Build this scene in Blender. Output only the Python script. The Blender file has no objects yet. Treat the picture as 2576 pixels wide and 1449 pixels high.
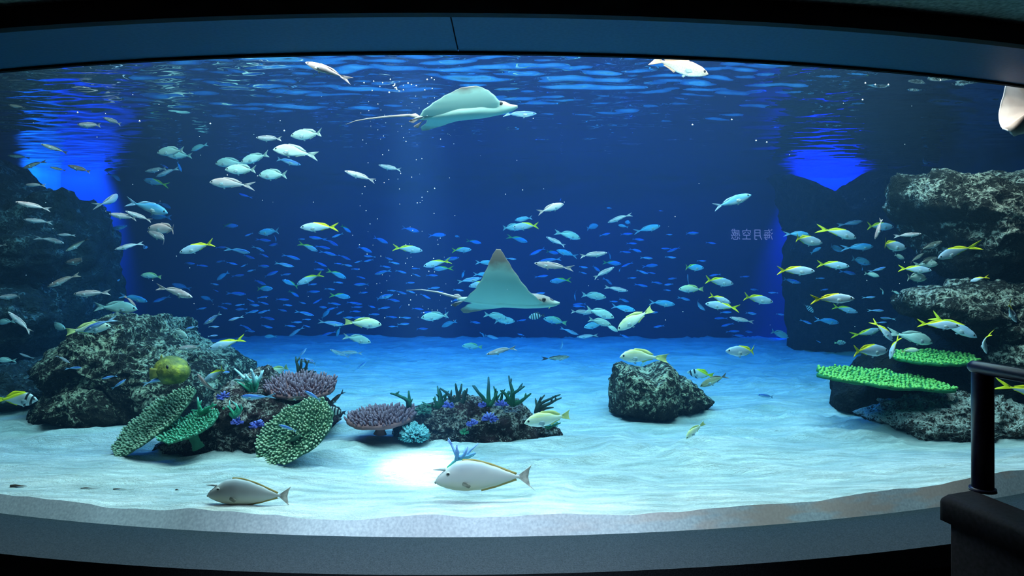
import bpy, math, random
from mathutils import Vector, Matrix, noise
random.seed(7)
SC = bpy.context.scene
COL = SC.collection
# ------------------------------------------------------------------ camera, world, lights
F = 1679.0; CX = 1288.0; HY = 660.0; CZ = 1.7
cam_d = bpy.data.cameras.new('camera'); cam = bpy.data.objects.new('camera', cam_d); COL.objects.link(cam)
cam.location = (0, 0, CZ); cam.rotation_euler = (math.pi/2, 0, 0)
cam_d.sensor_fit = 'HORIZONTAL'; cam_d.sensor_width = 36; cam_d.lens = 36*F/2576
cam_d.shift_y = -(724.5-HY)/2576; cam_d.clip_start = .05; cam_d.clip_end = 100
SC.camera = cam
SC.view_settings.view_transform = 'Standard'; SC.view_settings.look = 'None'
SC.view_settings.gamma = 1; SC.view_settings.use_curve_mapping = False
SC.view_settings.exposure = 0.0
try:
    SC.cycles.max_bounces = 6; SC.cycles.diffuse_bounces = 2; SC.cycles.glossy_bounces = 2
    SC.cycles.transparent_max_bounces = 8; SC.cycles.transmission_bounces = 2; SC.cycles.volume_bounces = 0
    SC.cycles.use_denoising = True; SC.cycles.sample_clamp_indirect = 4
    SC.cycles.caustics_reflective = False; SC.cycles.caustics_refractive = False
except Exception: pass
W = bpy.data.worlds.new('world'); SC.world = W; W.use_nodes = True
W.node_tree.nodes['Background'].inputs[0].default_value = (.10, .25, .32, 1)
W.node_tree.nodes['Background'].inputs[1].default_value = .010

def lamp(name, kind, loc, target, power, color, **kw):
    d = bpy.data.lights.new(name, kind); o = bpy.data.objects.new(name, d); COL.objects.link(o)
    o.location = loc; d.energy = power; d.color = color
    v = Vector(target)-Vector(loc); o.rotation_euler = v.to_track_quat('-Z', 'Y').to_euler()
    for k, a in kw.items(): setattr(d, k, a)
    return o
# tank lamps hang above the water surface; two rows sit behind the lintel over the glass
lamp('tank_lamp_front', 'AREA', (0, 5.5, 5.6), (0, 5.5, 0), 980, (1, .80, .68), shape='RECTANGLE', size=9, size_y=1.6)
lamp('tank_lamp_middle', 'AREA', (0, 8.2, 5.6), (0, 8.4, 0), 420, (.62, .85, .80), shape='RECTANGLE', size=9, size_y=1.6)
lamp('tank_lamp_back', 'AREA', (0, 11.2, 5.6), (0, 11.2, 0), 1050, (.01, .22, .92), shape='RECTANGLE', size=10, size_y=1.5)
lamp('tank_lamp_lintel', 'AREA', (0, 4.72, 3.38), (0, 6.6, 1.0), 135, (1, .92, .85), shape='RECTANGLE', size=6.5, size_y=.25)
lamp('beam_lamp', 'SPOT', (-1.25, 7.6, 8.2), (-.66, 5.22, 0), 42000, (.90, .86, 1), spot_size=math.radians(6.6), spot_blend=1, shadow_soft_size=.12)
lamp('blue_lamp_left', 'SPOT', (-8.9, 13.0, 4.9), (-9.4, 14.1, 2.6), 6500, (.05, .28, 1), spot_size=math.radians(56), spot_blend=.6, shadow_soft_size=.1)
lamp('blue_lamp_right', 'SPOT', (6.7, 13.3, 4.7), (6.75, 14.15, 2.9), 7000, (.002, .09, 1), spot_size=math.radians(60), spot_blend=.6, shadow_soft_size=.1)
lamp('warm_lamp_right', 'SPOT', (3.6, 4.75, 3.42), (4.05, 5.6, 2.5), 26, (1, .72, .62), spot_size=math.radians(120), spot_blend=1, shadow_soft_size=.1)

for hx in (-2.2, -.2, 2.4): lamp('hall_lamp', 'SPOT', (hx, 3.05, 3.04), (hx*1.05-.05, 3.66, -.1), 520 if abs(hx) < 1 else 14, (.80, .85, 1), spot_size=math.radians(70), spot_blend=1, shadow_soft_size=.015)
# ------------------------------------------------------------------ helpers
def at(px, py, D):
    return Vector(((px-CX)/F*D, D, CZ+(HY-py)/F*D))
def pxof(p):
    return (CX+p[0]/p[1]*F, HY-(p[2]-CZ)/p[1]*F)
GXC, GR, GD = -.455, 11.7, 4.137
def gd(x):   # depth of the curved glass at x
    d = min(abs(x-GXC), GR*.98)
    return GD+GR-math.sqrt(GR*GR-d*d)
def tag(o, label=None, cat=None, group=None, kind=None):
    if label: o['label'] = label
    if cat: o['category'] = cat
    if group: o['group'] = group
    if kind: o['kind'] = kind
    return o
def mesh(name, vs, fs, mat=None, smooth=True, mi=None):
    m = bpy.data.meshes.new(name); m.from_pydata([tuple(v) for v in vs], [], fs); m.update()
    if mat:
        for q in (mat if isinstance(mat, (list, tuple)) else [mat]): m.materials.append(q)
    if mi: m.polygons.foreach_set('material_index', mi)
    if smooth: m.polygons.foreach_set('use_smooth', [True]*len(m.polygons))
    return m
def obj(name, m, parent=None, loc=None):
    o = bpy.data.objects.new(name, m); COL.objects.link(o)
    if parent: o.parent = parent
    if loc is not None: o.location = loc
    return o
class MB:
    def __init__(s): s.v = []; s.f = []; s.mi = []; s.cur = 0
    def add(s, vs, fs):
        b = len(s.v); s.v += [tuple(v) for v in vs]; s.f += [tuple(i+b for i in f) for f in fs]; s.mi += [s.cur]*len(fs)
    def box(s, a, b):
        x0, y0, z0 = a; x1, y1, z1 = b
        s.add([(x0,y0,z0),(x1,y0,z0),(x1,y1,z0),(x0,y1,z0),(x0,y0,z1),(x1,y0,z1),(x1,y1,z1),(x0,y1,z1)],
              [(0,3,2,1),(4,5,6,7),(0,1,5,4),(1,2,6,5),(2,3,7,6),(3,0,4,7)])
    def tube(s, pts, rs, n=6, cap=True):
        rings = []; vs = []; fs = []
        up = Vector((.13, .31, .94)).normalized()
        for i, p in enumerate(pts):
            p = Vector(p)
            t = (Vector(pts[min(i+1, len(pts)-1)])-Vector(pts[max(i-1, 0)]))
            t = t.normalized() if t.length > 1e-9 else Vector((0, 0, 1))
            a = t.cross(up);
            if a.length < .1: a = t.cross(Vector((1, 0, 0)))
            a.normalize(); b = t.cross(a)
            for k in range(n):
                w = 2*math.pi*k/n
                vs.append(p+(a*math.cos(w)+b*math.sin(w))*rs[i])
        for i in range(len(pts)-1):
            for k in range(n):
                fs.append((i*n+k, i*n+(k+1) % n, (i+1)*n+(k+1) % n, (i+1)*n+k))
        if cap:
            fs.append(tuple(range(n))[::-1]); fs.append(tuple(range((len(pts)-1)*n, len(pts)*n)))
        s.add(vs, fs)
    def build(s, name, mat, parent=None, smooth=True):
        return obj(name, mesh(name, s.v, s.f, mat, smooth, s.mi if isinstance(mat, (list, tuple)) else None), parent)

# ---- node shorthand
class NT:
    def __init__(s, name, rough=.6, spec=.3):
        s.m = bpy.data.materials.new(name); s.m.use_nodes = True; s.t = s.m.node_tree; s.N = s.t.nodes; s.L = s.t.links
        s.b = s.N['Principled BSDF']; s.out = s.N['Material Output']
        s.b.inputs['Roughness'].default_value = rough; s.b.inputs['Specular IOR Level'].default_value = spec
    def link(s, a, b): s.L.new(a, b)
    def set(s, inp, v):
        if isinstance(v, bpy.types.NodeSocket): s.L.new(v, inp)
        elif v is not None: inp.default_value = v if not (isinstance(v, tuple) and len(v) == 3 and inp.type == 'RGBA') else v+(1,)
    def obj(s):
        n = s.N.new('ShaderNodeTexCoord'); return n.outputs['Object']
    def geo(s, k='Position'):
        return s.N.new('ShaderNodeNewGeometry').outputs[k]
    def sep(s, v):
        n = s.N.new('ShaderNodeSeparateXYZ'); s.set(n.inputs[0], v); return n.outputs
    def math(s, op, a, b=None, c=None, clamp=False):
        n = s.N.new('ShaderNodeMath'); n.operation = op; n.use_clamp = clamp
        s.set(n.inputs[0], a); s.set(n.inputs[1], b); s.set(n.inputs[2], c); return n.outputs[0]
    def scale(s, v, sc):
        n = s.N.new('ShaderNodeMapping'); s.set(n.inputs[0], v); n.inputs['Scale'].default_value = sc; return n.outputs[0]
    def noise(s, v, scale, detail=3, rough=.5, dist=0):
        n = s.N.new('ShaderNodeTexNoise'); s.set(n.inputs['Vector'], v); n.inputs['Scale'].default_value = scale
        n.inputs['Detail'].default_value = detail; n.inputs['Roughness'].default_value = rough; n.inputs['Distortion'].default_value = dist
        return n.outputs[0]
    def noisec(s, v, scale, detail=2):
        n = s.N.new('ShaderNodeTexNoise'); s.set(n.inputs['Vector'], v); n.inputs['Scale'].default_value = scale; n.inputs['Detail'].default_value = detail
        return n.outputs['Color']
    def voro(s, v, scale, feat='F1'):
        n = s.N.new('ShaderNodeTexVoronoi'); n.feature = feat; s.set(n.inputs['Vector'], v); n.inputs['Scale'].default_value = scale
        return n.outputs['Distance']
    def ramp(s, f, stops, interp='LINEAR'):
        n = s.N.new('ShaderNodeValToRGB'); s.set(n.inputs[0], f); cr = n.color_ramp; cr.interpolation = interp
        while len(cr.elements) < len(stops): cr.elements.new(.5)
        for e, (p, c) in zip(cr.elements, stops):
            e.position = p; e.color = (c+(1,)) if isinstance(c, tuple) and len(c) == 3 else ((c, c, c, 1) if not isinstance(c, tuple) else c)
        return n.outputs[0]
    def mix(s, f, a, b, mode='MIX'):
        n = s.N.new('ShaderNodeMix'); n.data_type = 'RGBA'; n.blend_type = mode
        s.set(n.inputs[0], f); s.set(n.inputs[6], a); s.set(n.inputs[7], b); return n.outputs[2]
    def vadd(s, a, b, k=1.0):
        n = s.N.new('ShaderNodeVectorMath'); n.operation = 'MULTIPLY_ADD'; s.set(n.inputs[0], b); n.inputs[1].default_value = (k, k, k); s.set(n.inputs[2], a); return n.outputs[0]
    def color(s, c): s.set(s.b.inputs['Base Color'], c); return s
    def bump(s, h, strength=.3, dist=.02):
        n = s.N.new('ShaderNodeBump'); s.set(n.inputs['Height'], h); n.inputs['Strength'].default_value = strength; n.inputs['Distance'].default_value = dist
        s.link(n.outputs[0], s.b.inputs['Normal']); return s

def simple(name, col, rough=.6, spec=.3, nz=None, amt=.25):
    n = NT(name, rough, spec)
    if nz:
        v = n.noise(n.obj(), nz, 4)
        lo = tuple(c*(1-amt) for c in col); hi = tuple(min(1, c*(1+amt)) for c in col)
        n.color(n.ramp(v, [(.3, lo), (.7, hi)]))
    else: n.color(col)
    return n.m

# ------------------------------------------------------------------ structure materials
def sand_mat():
    n = NT('sand', .95, .1); p = n.geo()
    a = n.noise(n.scale(p, (1, 2.2, 1)), 1.6, 6, .6); b = n.noise(p, 55, 3, .7)
    c = n.ramp(a, [(.32, (.50, .60, .58)), (.60, (.84, .86, .80))])
    c = n.mix(n.ramp(b, [(.35, .35), (.6, 0.0)]), c, (.42, .47, .44))
    n.color(c); n.bump(n.math('ADD', n.noise(n.scale(p, (1, 3.2, 1)), 5, 7, .68, .6), n.math('MULTIPLY', b, .25)), .9, .06); return n.m
def rock_mat(name, cream, scale, amt, dark=(.040, .032, .022), tint=None):
    n = NT(name, .9, .15); p = n.geo()
    w = n.vadd(p, n.noisec(p, scale*.8, 4), .30*6/scale)
    e = n.voro(w, scale, 'DISTANCE_TO_EDGE'); e2 = n.voro(w, scale*2.1, 'DISTANCE_TO_EDGE')
    l1 = n.ramp(e, [(.0, 1.0), (.13, 0.0)]); l2 = n.ramp(e2, [(.0, 1.0), (.22, 0.0)])
    ln = n.math('MAXIMUM', l1, n.math('MULTIPLY', l2, .75))
    mot = n.ramp(n.noise(p, scale*3.2, 6, .75, .8), [(.47, 0.0), (.60, 1.0)])
    m = n.ramp(n.noise(p, scale*.42, 5, .65), [(.52-amt*.10, 0.0), (.60, 1.0)])
    up = n.sep(n.geo('Normal'))[2]
    upm = n.math('MULTIPLY_ADD', up, .50, .55, clamp=True)
    f = n.math('ADD', n.math('MULTIPLY', ln, n.math('MULTIPLY_ADD', mot, .6, .4)), n.math('MULTIPLY', mot, .30), clamp=True)
    f = n.math('MULTIPLY', f, n.math('MULTIPLY_ADD', m, .75, .25), clamp=True)
    f = n.math('MULTIPLY', n.math('MULTIPLY', f, upm), amt*2.0, clamp=True)
    f = n.ramp(f, [(.22, 0.0), (.85, 1.0)])
    base = n.ramp(n.noise(p, scale*1.5, 5, .7), [(.35, tuple(c*.45 for c in dark)), (.6, dark), (.75, tuple(c*2.2 for c in dark))])
    if tint: base = n.mix(n.ramp(n.noise(p, 3.5, 3), [(.5, 0.0), (.66, .7)]), base, tint)
    n.color(n.mix(f, base, cream))
    n.bump(n.math('ADD', n.math('MULTIPLY', ln, .5), n.noise(p, scale*2, 6, .75)), 1.0, .06); return n.m
M = {}
M['sand'] = sand_mat()
M['sand_section'] = (lambda n: (n.color(n.mix(n.math('MULTIPLY', n.ramp(n.noise(n.scale(n.geo(), (1, 1, 5)), 1.6, 3), [(.48, 0.0), (.58, .6)]), n.math('MULTIPLY_ADD', n.sep(n.geo())[0], .6, .0, clamp=True)), n.ramp(n.noise(n.geo(), 60, 3), [(.3, (.52, .58, .66)), (.7, (.76, .82, .88))]), (.80, .52, .42))), n.m)[1])(NT('sand_section', .95, .1))
M['rock'] = rock_mat('rock_cream', (.78, .76, .50), 7, .95)
M['rock_reef'] = rock_mat('rock_reef', (.80, .72, .60), 11, .9, (.050, .034, .030), (.13, .06, .07))
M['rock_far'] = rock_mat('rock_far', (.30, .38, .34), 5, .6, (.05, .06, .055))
M['rock_right'] = rock_mat('rock_right', (.85, .80, .62), 7, .95, (.045, .040, .030))
M['rubble'] = rock_mat('rock_rubble', (.95, .92, .80), 10, 1.8, (.09, .06, .045))
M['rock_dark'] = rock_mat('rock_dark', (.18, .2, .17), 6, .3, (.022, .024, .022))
M['tank_wall'] = simple('tank_wall_blue', (.008, .034, .115), .9, .1, .6, .12)
M['tank_side'] = simple('tank_side_grey', (.08, .12, .16), .9, .1, 1.2, .35)
M['black'] = simple('black_paint', (.006, .006, .008), .7, .2)
M['ceiling'] = simple('ceiling_dark', (.22, .28, .27), .9, .1, 40, .4)
M['soffit'] = (lambda n: (n.color(n.ramp(n.noise(n.geo(), 45, 3), [(.35, (.014, .078, .165)), (.65, (.022, .098, .20))])), n.m)[1])(NT('soffit_panel', .5, .4))
M['sill'] = (lambda n: (n.color(n.ramp(n.noise(n.geo(), 140, 3, .7), [(.35, (.014, .022, .028)), (.65, (.034, .048, .060))])), n.m)[1])(NT('sill_stone', .8, .08))
M['gasket'] = simple('gasket_rubber', (.008, .009, .01), .8, .1)
M['parapet'] = simple('parapet_dark', (.012, .012, .015), .75, .2, 60, .5)
M['rail'] = simple('rail_paint', (.022, .024, .06), .3, .5, 50, .2)
def glass_mat():
    m = bpy.data.materials.new('window_glass'); m.use_nodes = True; t = m.node_tree; N = t.nodes; N.clear()
    o = N.new('ShaderNodeOutputMaterial'); mx = N.new('ShaderNodeMixShader'); tr = N.new('ShaderNodeBsdfTransparent'); gl = N.new('ShaderNodeBsdfGlossy')
    tr.inputs[0].default_value = (.97, .99, 1, 1); gl.inputs['Roughness'].default_value = .05
    mx.inputs[0].default_value = .03; t.links.new(tr.outputs[0], mx.inputs[1]); t.links.new(gl.outputs[0], mx.inputs[2]); t.links.new(mx.outputs[0], o.inputs[0]); return m
def surface_mat():
    m = bpy.data.materials.new('water_surface'); m.use_nodes = True; t = m.node_tree; N = t.nodes; N.clear()
    o = N.new('ShaderNodeOutputMaterial'); mx = N.new('ShaderNodeMixShader'); tr = N.new('ShaderNodeBsdfTransparent'); gl = N.new('ShaderNodeBsdfGlossy')
    lw = N.new('ShaderNodeLayerWeight'); lw.inputs[0].default_value = .5
    r = N.new('ShaderNodeMapRange'); r.inputs[1].default_value = .32; r.inputs[2].default_value = .50
    t.links.new(lw.outputs['Facing'], r.inputs[0]); t.links.new(r.outputs[0], mx.inputs[0])
    gl.inputs['Roughness'].default_value = .02; gl.inputs[0].default_value = (.92, .95, 1, 1)
    t.links.new(tr.outputs[0], mx.inputs[1]); t.links.new(gl.outputs[0], mx.inputs[2]); t.links.new(mx.outputs[0], o.inputs[0]); return m
def water_mat():
    m = bpy.data.materials.new('tank_water'); m.use_nodes = True; t = m.node_tree; N = t.nodes; N.clear()
    o = N.new('ShaderNodeOutputMaterial'); a = N.new('ShaderNodeVolumeAbsorption'); s = N.new('ShaderNodeVolumeScatter'); ad = N.new('ShaderNodeAddShader')
    k = .30; sa = (.28, .095, .040)
    a.inputs['Color'].default_value = tuple(1-x/k*.999 for x in sa)+(1,); a.inputs['Density'].default_value = k
    s.inputs['Color'].default_value = (.22, .58, 1, 1); s.inputs['Density'].default_value = .0165; s.inputs['Anisotropy'].default_value = .1
    t.links.new(a.outputs[0], ad.inputs[0]); t.links.new(s.outputs[0], ad.inputs[1]); t.links.new(ad.outputs[0], o.inputs['Volume']); return m
M['glass'] = glass_mat(); M['surface'] = surface_mat(); M['water'] = water_mat()

# ------------------------------------------------------------------ tank shell
XL, XR, YB = -9.6, 8.0, 14.2
ZS = 3.5
xs_g = [XL+ (XR-XL)*i/60 for i in range(61)]
def arc(x0=-4.6, x1=5.0, n=48): return [(x0+(x1-x0)*i/n, gd(x0+(x1-x0)*i/n)) for i in range(n+1)]

def sandz(x, y):
    t = min(1, max(0, (y-gd(x))/1.2))
    p = Vector((x*.55, y*1.3, 0))
    h = .085+.05*t*noise.fractal(p, 1, 2, 4)
    h += .022*t*math.sin((y*5.2+noise.noise(Vector((x*.5, y*.6, 3)))*7))*max(0, noise.noise(Vector((x*.4, y*.4, 9)))+.45)
    h += .018*noise.noise(Vector((x*2.2, y*4.5, 1.7)))
    w = noise.noise(Vector((x*.7, y*.9, 21)))*.9
    h += t*.058*(1-abs(noise.noise(Vector((x*.62+w, y*1.9+w, 31))))*1.6)**7+t*.016*(1-min(1, abs(noise.noise(Vector((x*1.3+w, y*4.2-w, 41)))*2)))**4
    edge = .030*noise.noise(Vector((x*1.3, 0, 5)))+.012*noise.noise(Vector((x*5, 0, 5)))
    rt = max(0, (x-1.0)/2.6)*.055
    h += (1-t)*(edge+rt-.005)
    return h
def build_sand():
    nx, ny = 280, 230
    vs = []; fs = []
    for j in range(ny+1):
        t = j/ny; t = t**1.5
        for i in range(nx+1):
            x = XL-.0+(XR-XL)*i/nx
            y0 = gd(x)+.088; y = y0+(YB-y0)*t
            vs.append((x, y, sandz(x, y)))
    for j in range(ny):
        for i in range(nx):
            a = j*(nx+1)+i; fs.append((a, a+1, a+nx+2, a+nx+1))
    o = obj('floor', mesh('sand', vs, fs, M['sand'])); tag(o, 'white rippled sand bed covering the bottom of the tank', 'sand floor', kind='structure')
    vs2 = []; fs2 = []
    for i in range(nx+1):
        v = vs[i]; vs2 += [(v[0], v[1], v[2]), (v[0], v[1]-.060, -.03)]
    for i in range(nx): fs2.append((2*i+1, 2*i+3, 2*i+2, 2*i))
    o2 = obj('sand_edge', mesh('sand_edge', vs2, fs2, M['sand_section']), o); o2['label'] = 'grey band of sand pressed against the glass'
build_sand()

mb = MB(); mb.box((XL-.2, YB, -.1), (XR+.2, YB+.2, 4.2))
tag(mb.build('wall_back', M['tank_wall'], smooth=False), 'deep blue painted back wall of the tank', 'wall', kind='structure')
mb = MB(); mb.box((XL-.2, 4.5, -.1), (XL, YB, 4.2))
tag(mb.build('wall_left', M['tank_side'], smooth=False), 'dark side wall of the tank at the left rockwork', 'wall', kind='structure')
mb = MB(); mb.box((XR, 4.5, -.1), (XR+.2, YB, 4.2))
tag(mb.build('wall_right', M['tank_side'], smooth=False), 'dark side wall of the tank behind the right boulders', 'wall', kind='structure')

def arc_slab(name, z0, z1, off0, off1, mat, x0=-4.6, x1=5.0, n=48, parent=None):
    """slab following the glass arc, from off0 to off1 in front (negative) of it"""
    vs = []; fs = []
    for i in range(n+1):
        x = x0+(x1-x0)*i/n; y = gd(x)
        # offset along the arc normal
        nx_, ny_ = (x-GXC)/GR, -math.sqrt(max(0, 1-((x-GXC)/GR)**2))
        for (o, z) in ((off0, z0), (off1, z0), (off1, z1), (off0, z1)):
            vs.append((x+nx_*o, y+ny_*o, z))
    for i in range(n):
        a = 4*i
        for k in range(4): fs.append((a+k, a+4+k, a+4+(k+1) % 4, a+(k+1) % 4))
    fs += [(0, 1, 2, 3), (4*n+3, 4*n+2, 4*n+1, 4*n)]
    m = mesh(name, vs, fs, mat, False)
    return obj(name, m, parent)
# window pane
arc_g = arc_slab('window_1', -.02, 3.04, 0.0, .02, M['glass'])
tag(arc_g, 'huge curved clear acrylic viewing window of the tank', 'window', kind='structure')
# lintel with soffit panels
lint = arc_slab('trim_1', 3.02, 3.10, .0, .60, M['black'])
tag(lint, 'dark lintel with blue lit soffit panels over the window', 'lintel', kind='structure')
for (a, b) in ((-4.6, -.335), (-.327, 5.0)):
    arc_slab('panel', 3.0, 3.02, .0, .60, M['soffit'], a, b, parent=lint)
arc_slab('gasket', 2.985, 3.0, .0, .03, M['gasket'], parent=lint)
fas = arc_slab('trim_2', 3.0, 3.42, .60, .66, M['black']); tag(fas, 'black fascia edge in front of the soffit', 'trim', kind='structure')
wl = arc_slab('wall_front', 3.10, 4.3, .0, .12, M['black']); tag(wl, 'dark wall above the viewing window', 'wall', kind='structure')
# ceiling of the visitor room
cl = arc_slab('ceiling', 3.12, 3.3, .655, 6.8, M['ceiling']); tag(cl, 'dark ceiling of the visitor hall', 'ceiling', kind='structure')
# sill
sl = arc_slab('trim_3', -.14, -.004, .0, .50, M['sill']); tag(sl, 'grey stone sill running along the foot of the window', 'sill', kind='structure')
wf = arc_slab('wall_lower', -1.0, -.14, .02, .40, M['black']); tag(wf, 'black wall under the sill', 'wall', kind='structure')
mb = MB(); mb.box((-7, -3.5, -1.1), (7, 6, -1.0)); tag(mb.build('floor_hall', M['black'], smooth=False), 'black floor of the visitor hall', 'floor', kind='structure')
mb = MB(); mb.box((-7.2, -3.7, -1.1), (7.2, -3.5, 3.2)); tag(mb.build('wall_rear', M['black'], smooth=False), 'black wall behind the visitors', 'wall', kind='structure')
mb = MB(); mb.box((-7.2, -3.5, -1.1), (-7, 4.6, 3.2)); tag(mb.build('wall_hall_left', M['black'], smooth=False), 'black side wall of the hall beyond the left end', 'wall', kind='structure')
mb = MB(); mb.box((7, -3.5, -1.1), (7.2, 4.6, 3.2)); tag(mb.build('wall_hall_right', M['black'], smooth=False), 'black side wall of the hall beyond the right end', 'wall', kind='structure')

# water volume and surface
def build_water():
    a = arc(-4.6, 5.0, 40)
    poly = [(x, y+.015) for x, y in a]+[(XR-.01, 5.5), (XR-.01, YB-.01), (XL+.01, YB-.01), (XL+.01, 5.5)]
    n = len(poly)
    vs = [(x, y, -.04) for x, y in poly]+[(x, y, ZS-.045) for x, y in poly]
    fs = [tuple(range(n))[::-1], tuple(range(n, 2*n))]+[(i, (i+1) % n, n+(i+1) % n, n+i) for i in range(n)]
    o = obj('water', mesh('water', vs, fs, M['water'], False)); tag(o, 'clear blue water filling the tank', 'water', kind='structure')
    nx, ny = 420, 330
    vs = []; fs = []
    for j in range(ny+1):
        t = (j/ny)**1.25
        for i in range(nx+1):
            x = XL+(XR-XL)*i/nx; y0 = gd(x)+.13; y = y0+(YB-y0)*t
            q = Vector((x*1.1, y*2.6, 0)); w = Vector((noise.noise(q*.5), noise.noise(q*.5+Vector((9, 9, 9))), 0))
            h = .034*noise.noise(Vector((x*1.1, y*2.2, 0))+w*.8)+.026*noise.noise(Vector((x*2.6, y*6.0, 4))+w)+.009*noise.noise(Vector((x*6, y*14, 8)))
            h *= .32+.78*math.exp(-(y-5.5)*.30)
            vs.append((x, y, ZS+h))
    for j in range(ny):
        for i in range(nx):
            a = j*(nx+1)+i; fs.append((a, a+nx+1, a+nx+2, a+1))
    s = obj('water_surface', mesh('water_surface', vs, fs, M['surface'])); tag(s, 'rippled mirror-like water surface seen from below', 'water surface', kind='structure')
build_water()

# ------------------------------------------------------------------ parapet, post and handrail on the right
def parapet():
    zt = .70
    def g(px, py, z): 
        D = (CZ-z)*F/(py-HY); return Vector(((px-CX)/F*D, D, z))
    a = g(2365, 1243, zt); b = g(2452, 1229, zt)
    d = Vector((.18, -1, 0)).normalized(); L = 2.6
    w = Vector((b.x-a.x, b.y-a.y, 0))
    def prism(a, w, d, L, z0, z1, bev):
        mb = MB(); r = bev
        n = w.normalized()
        prof = [(0, z0), (0, z1-r), (r*.3, z1-r*.3), (r, z1), (w.length-r, z1), (w.length-r*.3, z1-r*.3), (w.length, z1-r), (w.length, z0)]
        vs = []
        for (off, ins) in ((0, r), (r*.5, 0), (L, 0)):
            for (u, z) in prof:
                zz = z if off > 0 else min(z, z1-r*.6)
                p = Vector((a.x, a.y, 0))+n*u+d*off; vs.append((p.x, p.y, zz))
        k = len(prof); fs = []
        for j in range(2):
            for i in range(k-1): fs.append((j*k+i, j*k+i+1, (j+1)*k+i+1, (j+1)*k+i))
            fs.append((j*k+k-1, j*k, (j+1)*k, (j+1)*k+k-1))
        fs += [tuple(range(k))[::-1], tuple(range(2*k, 3*k))]
        mb.add(vs, fs); return mb
    root = bpy.data.objects.new('parapet_wall', None); COL.objects.link(root); root.location = (a.x, a.y, -1)
    tag(root, 'low dark parapet wall with rounded coping in front of the right end of the sill', 'low wall')
    def child(mbx, nm, mt):
        o = mbx.build(nm, mt, None); o.parent = root; o.matrix_parent_inverse = Matrix.Translation(root.location).inverted(); return o
    child(prism(a, w, d, L, zt-.11, zt, .03), 'coping', M['parapet'])
    a2 = a+w.normalized()*.03+d*.03; a2.z = 0
    child(prism(a2, w*.8, d, L-.03, -1, zt-.11, .01), 'wall_body', M['parapet'])
    # post and rail
    D = 2.93; base = at(2472, 1240, D); base.z = zt
    top = at(2472, 924, D)
    root2 = bpy.data.objects.new('handrail', None); COL.objects.link(root2); root2.location = (base.x, base.y, zt)
    tag(root2, 'black round metal handrail on a post standing on the low wall', 'handrail')
    def child2(mbx, nm):
        o = mbx.build(nm, M['rail'], None); o.parent = root2; o.matrix_parent_inverse = Matrix.Translation(root2.location).inverted(); return o
    mb = MB(); r = .0425
    mb.tube([(base.x, base.y, zt-.002), (base.x, base.y, top.z-.03), (base.x, base.y, top.z-.015)], [r, r, r*.9], 28); child2(mb, 'post')
    mb = MB(); p0 = Vector((base.x, base.y, top.z))-d*.045-Vector((.022, 0, 0)); rr = .029
    pts = [p0, p0+d*.006, p0+d*.018, p0+d*.04, p0+d*2.3]; mb.tube(pts, [.006, rr*.6, rr*.88, rr, rr], 24); child2(mb, 'rail')
    mb = MB(); mb.tube([(base.x, base.y, zt-.002), (base.x, base.y, zt+.012)], [r*1.25, r*1.2], 28); child2(mb, 'base_flange')
parapet()

# reflection of a hall sign, put in as faintly glowing mirrored letters
def lettering():
    x, y = (1892-CX)/F, 0
    cu = bpy.data.curves.new('lettering', 'FONT'); cu.body = '\u6d77\u6708\u7a7a\u611f'; cu.size = .068; cu.space_character = 1.22; cu.align_x = 'CENTER'; cu.align_y = 'CENTER'; cu.extrude = .0004
    tmp = bpy.data.objects.new('lettering_tmp', cu); COL.objects.link(tmp); bpy.context.view_layer.update()
    me = bpy.data.meshes.new_from_object(tmp.evaluated_get(bpy.context.evaluated_depsgraph_get())); bpy.data.objects.remove(tmp)
    o = bpy.data.objects.new('lettering', me); COL.objects.link(o)
    X = x*4.32; D = gd(X)-.03; X = x*D
    o.location = (X, D, CZ+(HY-592)/F*D); o.rotation_euler = (math.pi/2, 0, .12); o.scale = (-.98, 1.12, 1)
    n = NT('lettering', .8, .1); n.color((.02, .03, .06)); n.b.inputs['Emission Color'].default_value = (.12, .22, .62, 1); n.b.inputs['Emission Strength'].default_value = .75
    me.materials.clear(); me.materials.append(n.m)
    tag(o, 'small pale lilac mirrored reflection of sign lettering on the glass over dark blue water', 'lettering')
lettering()
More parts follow.
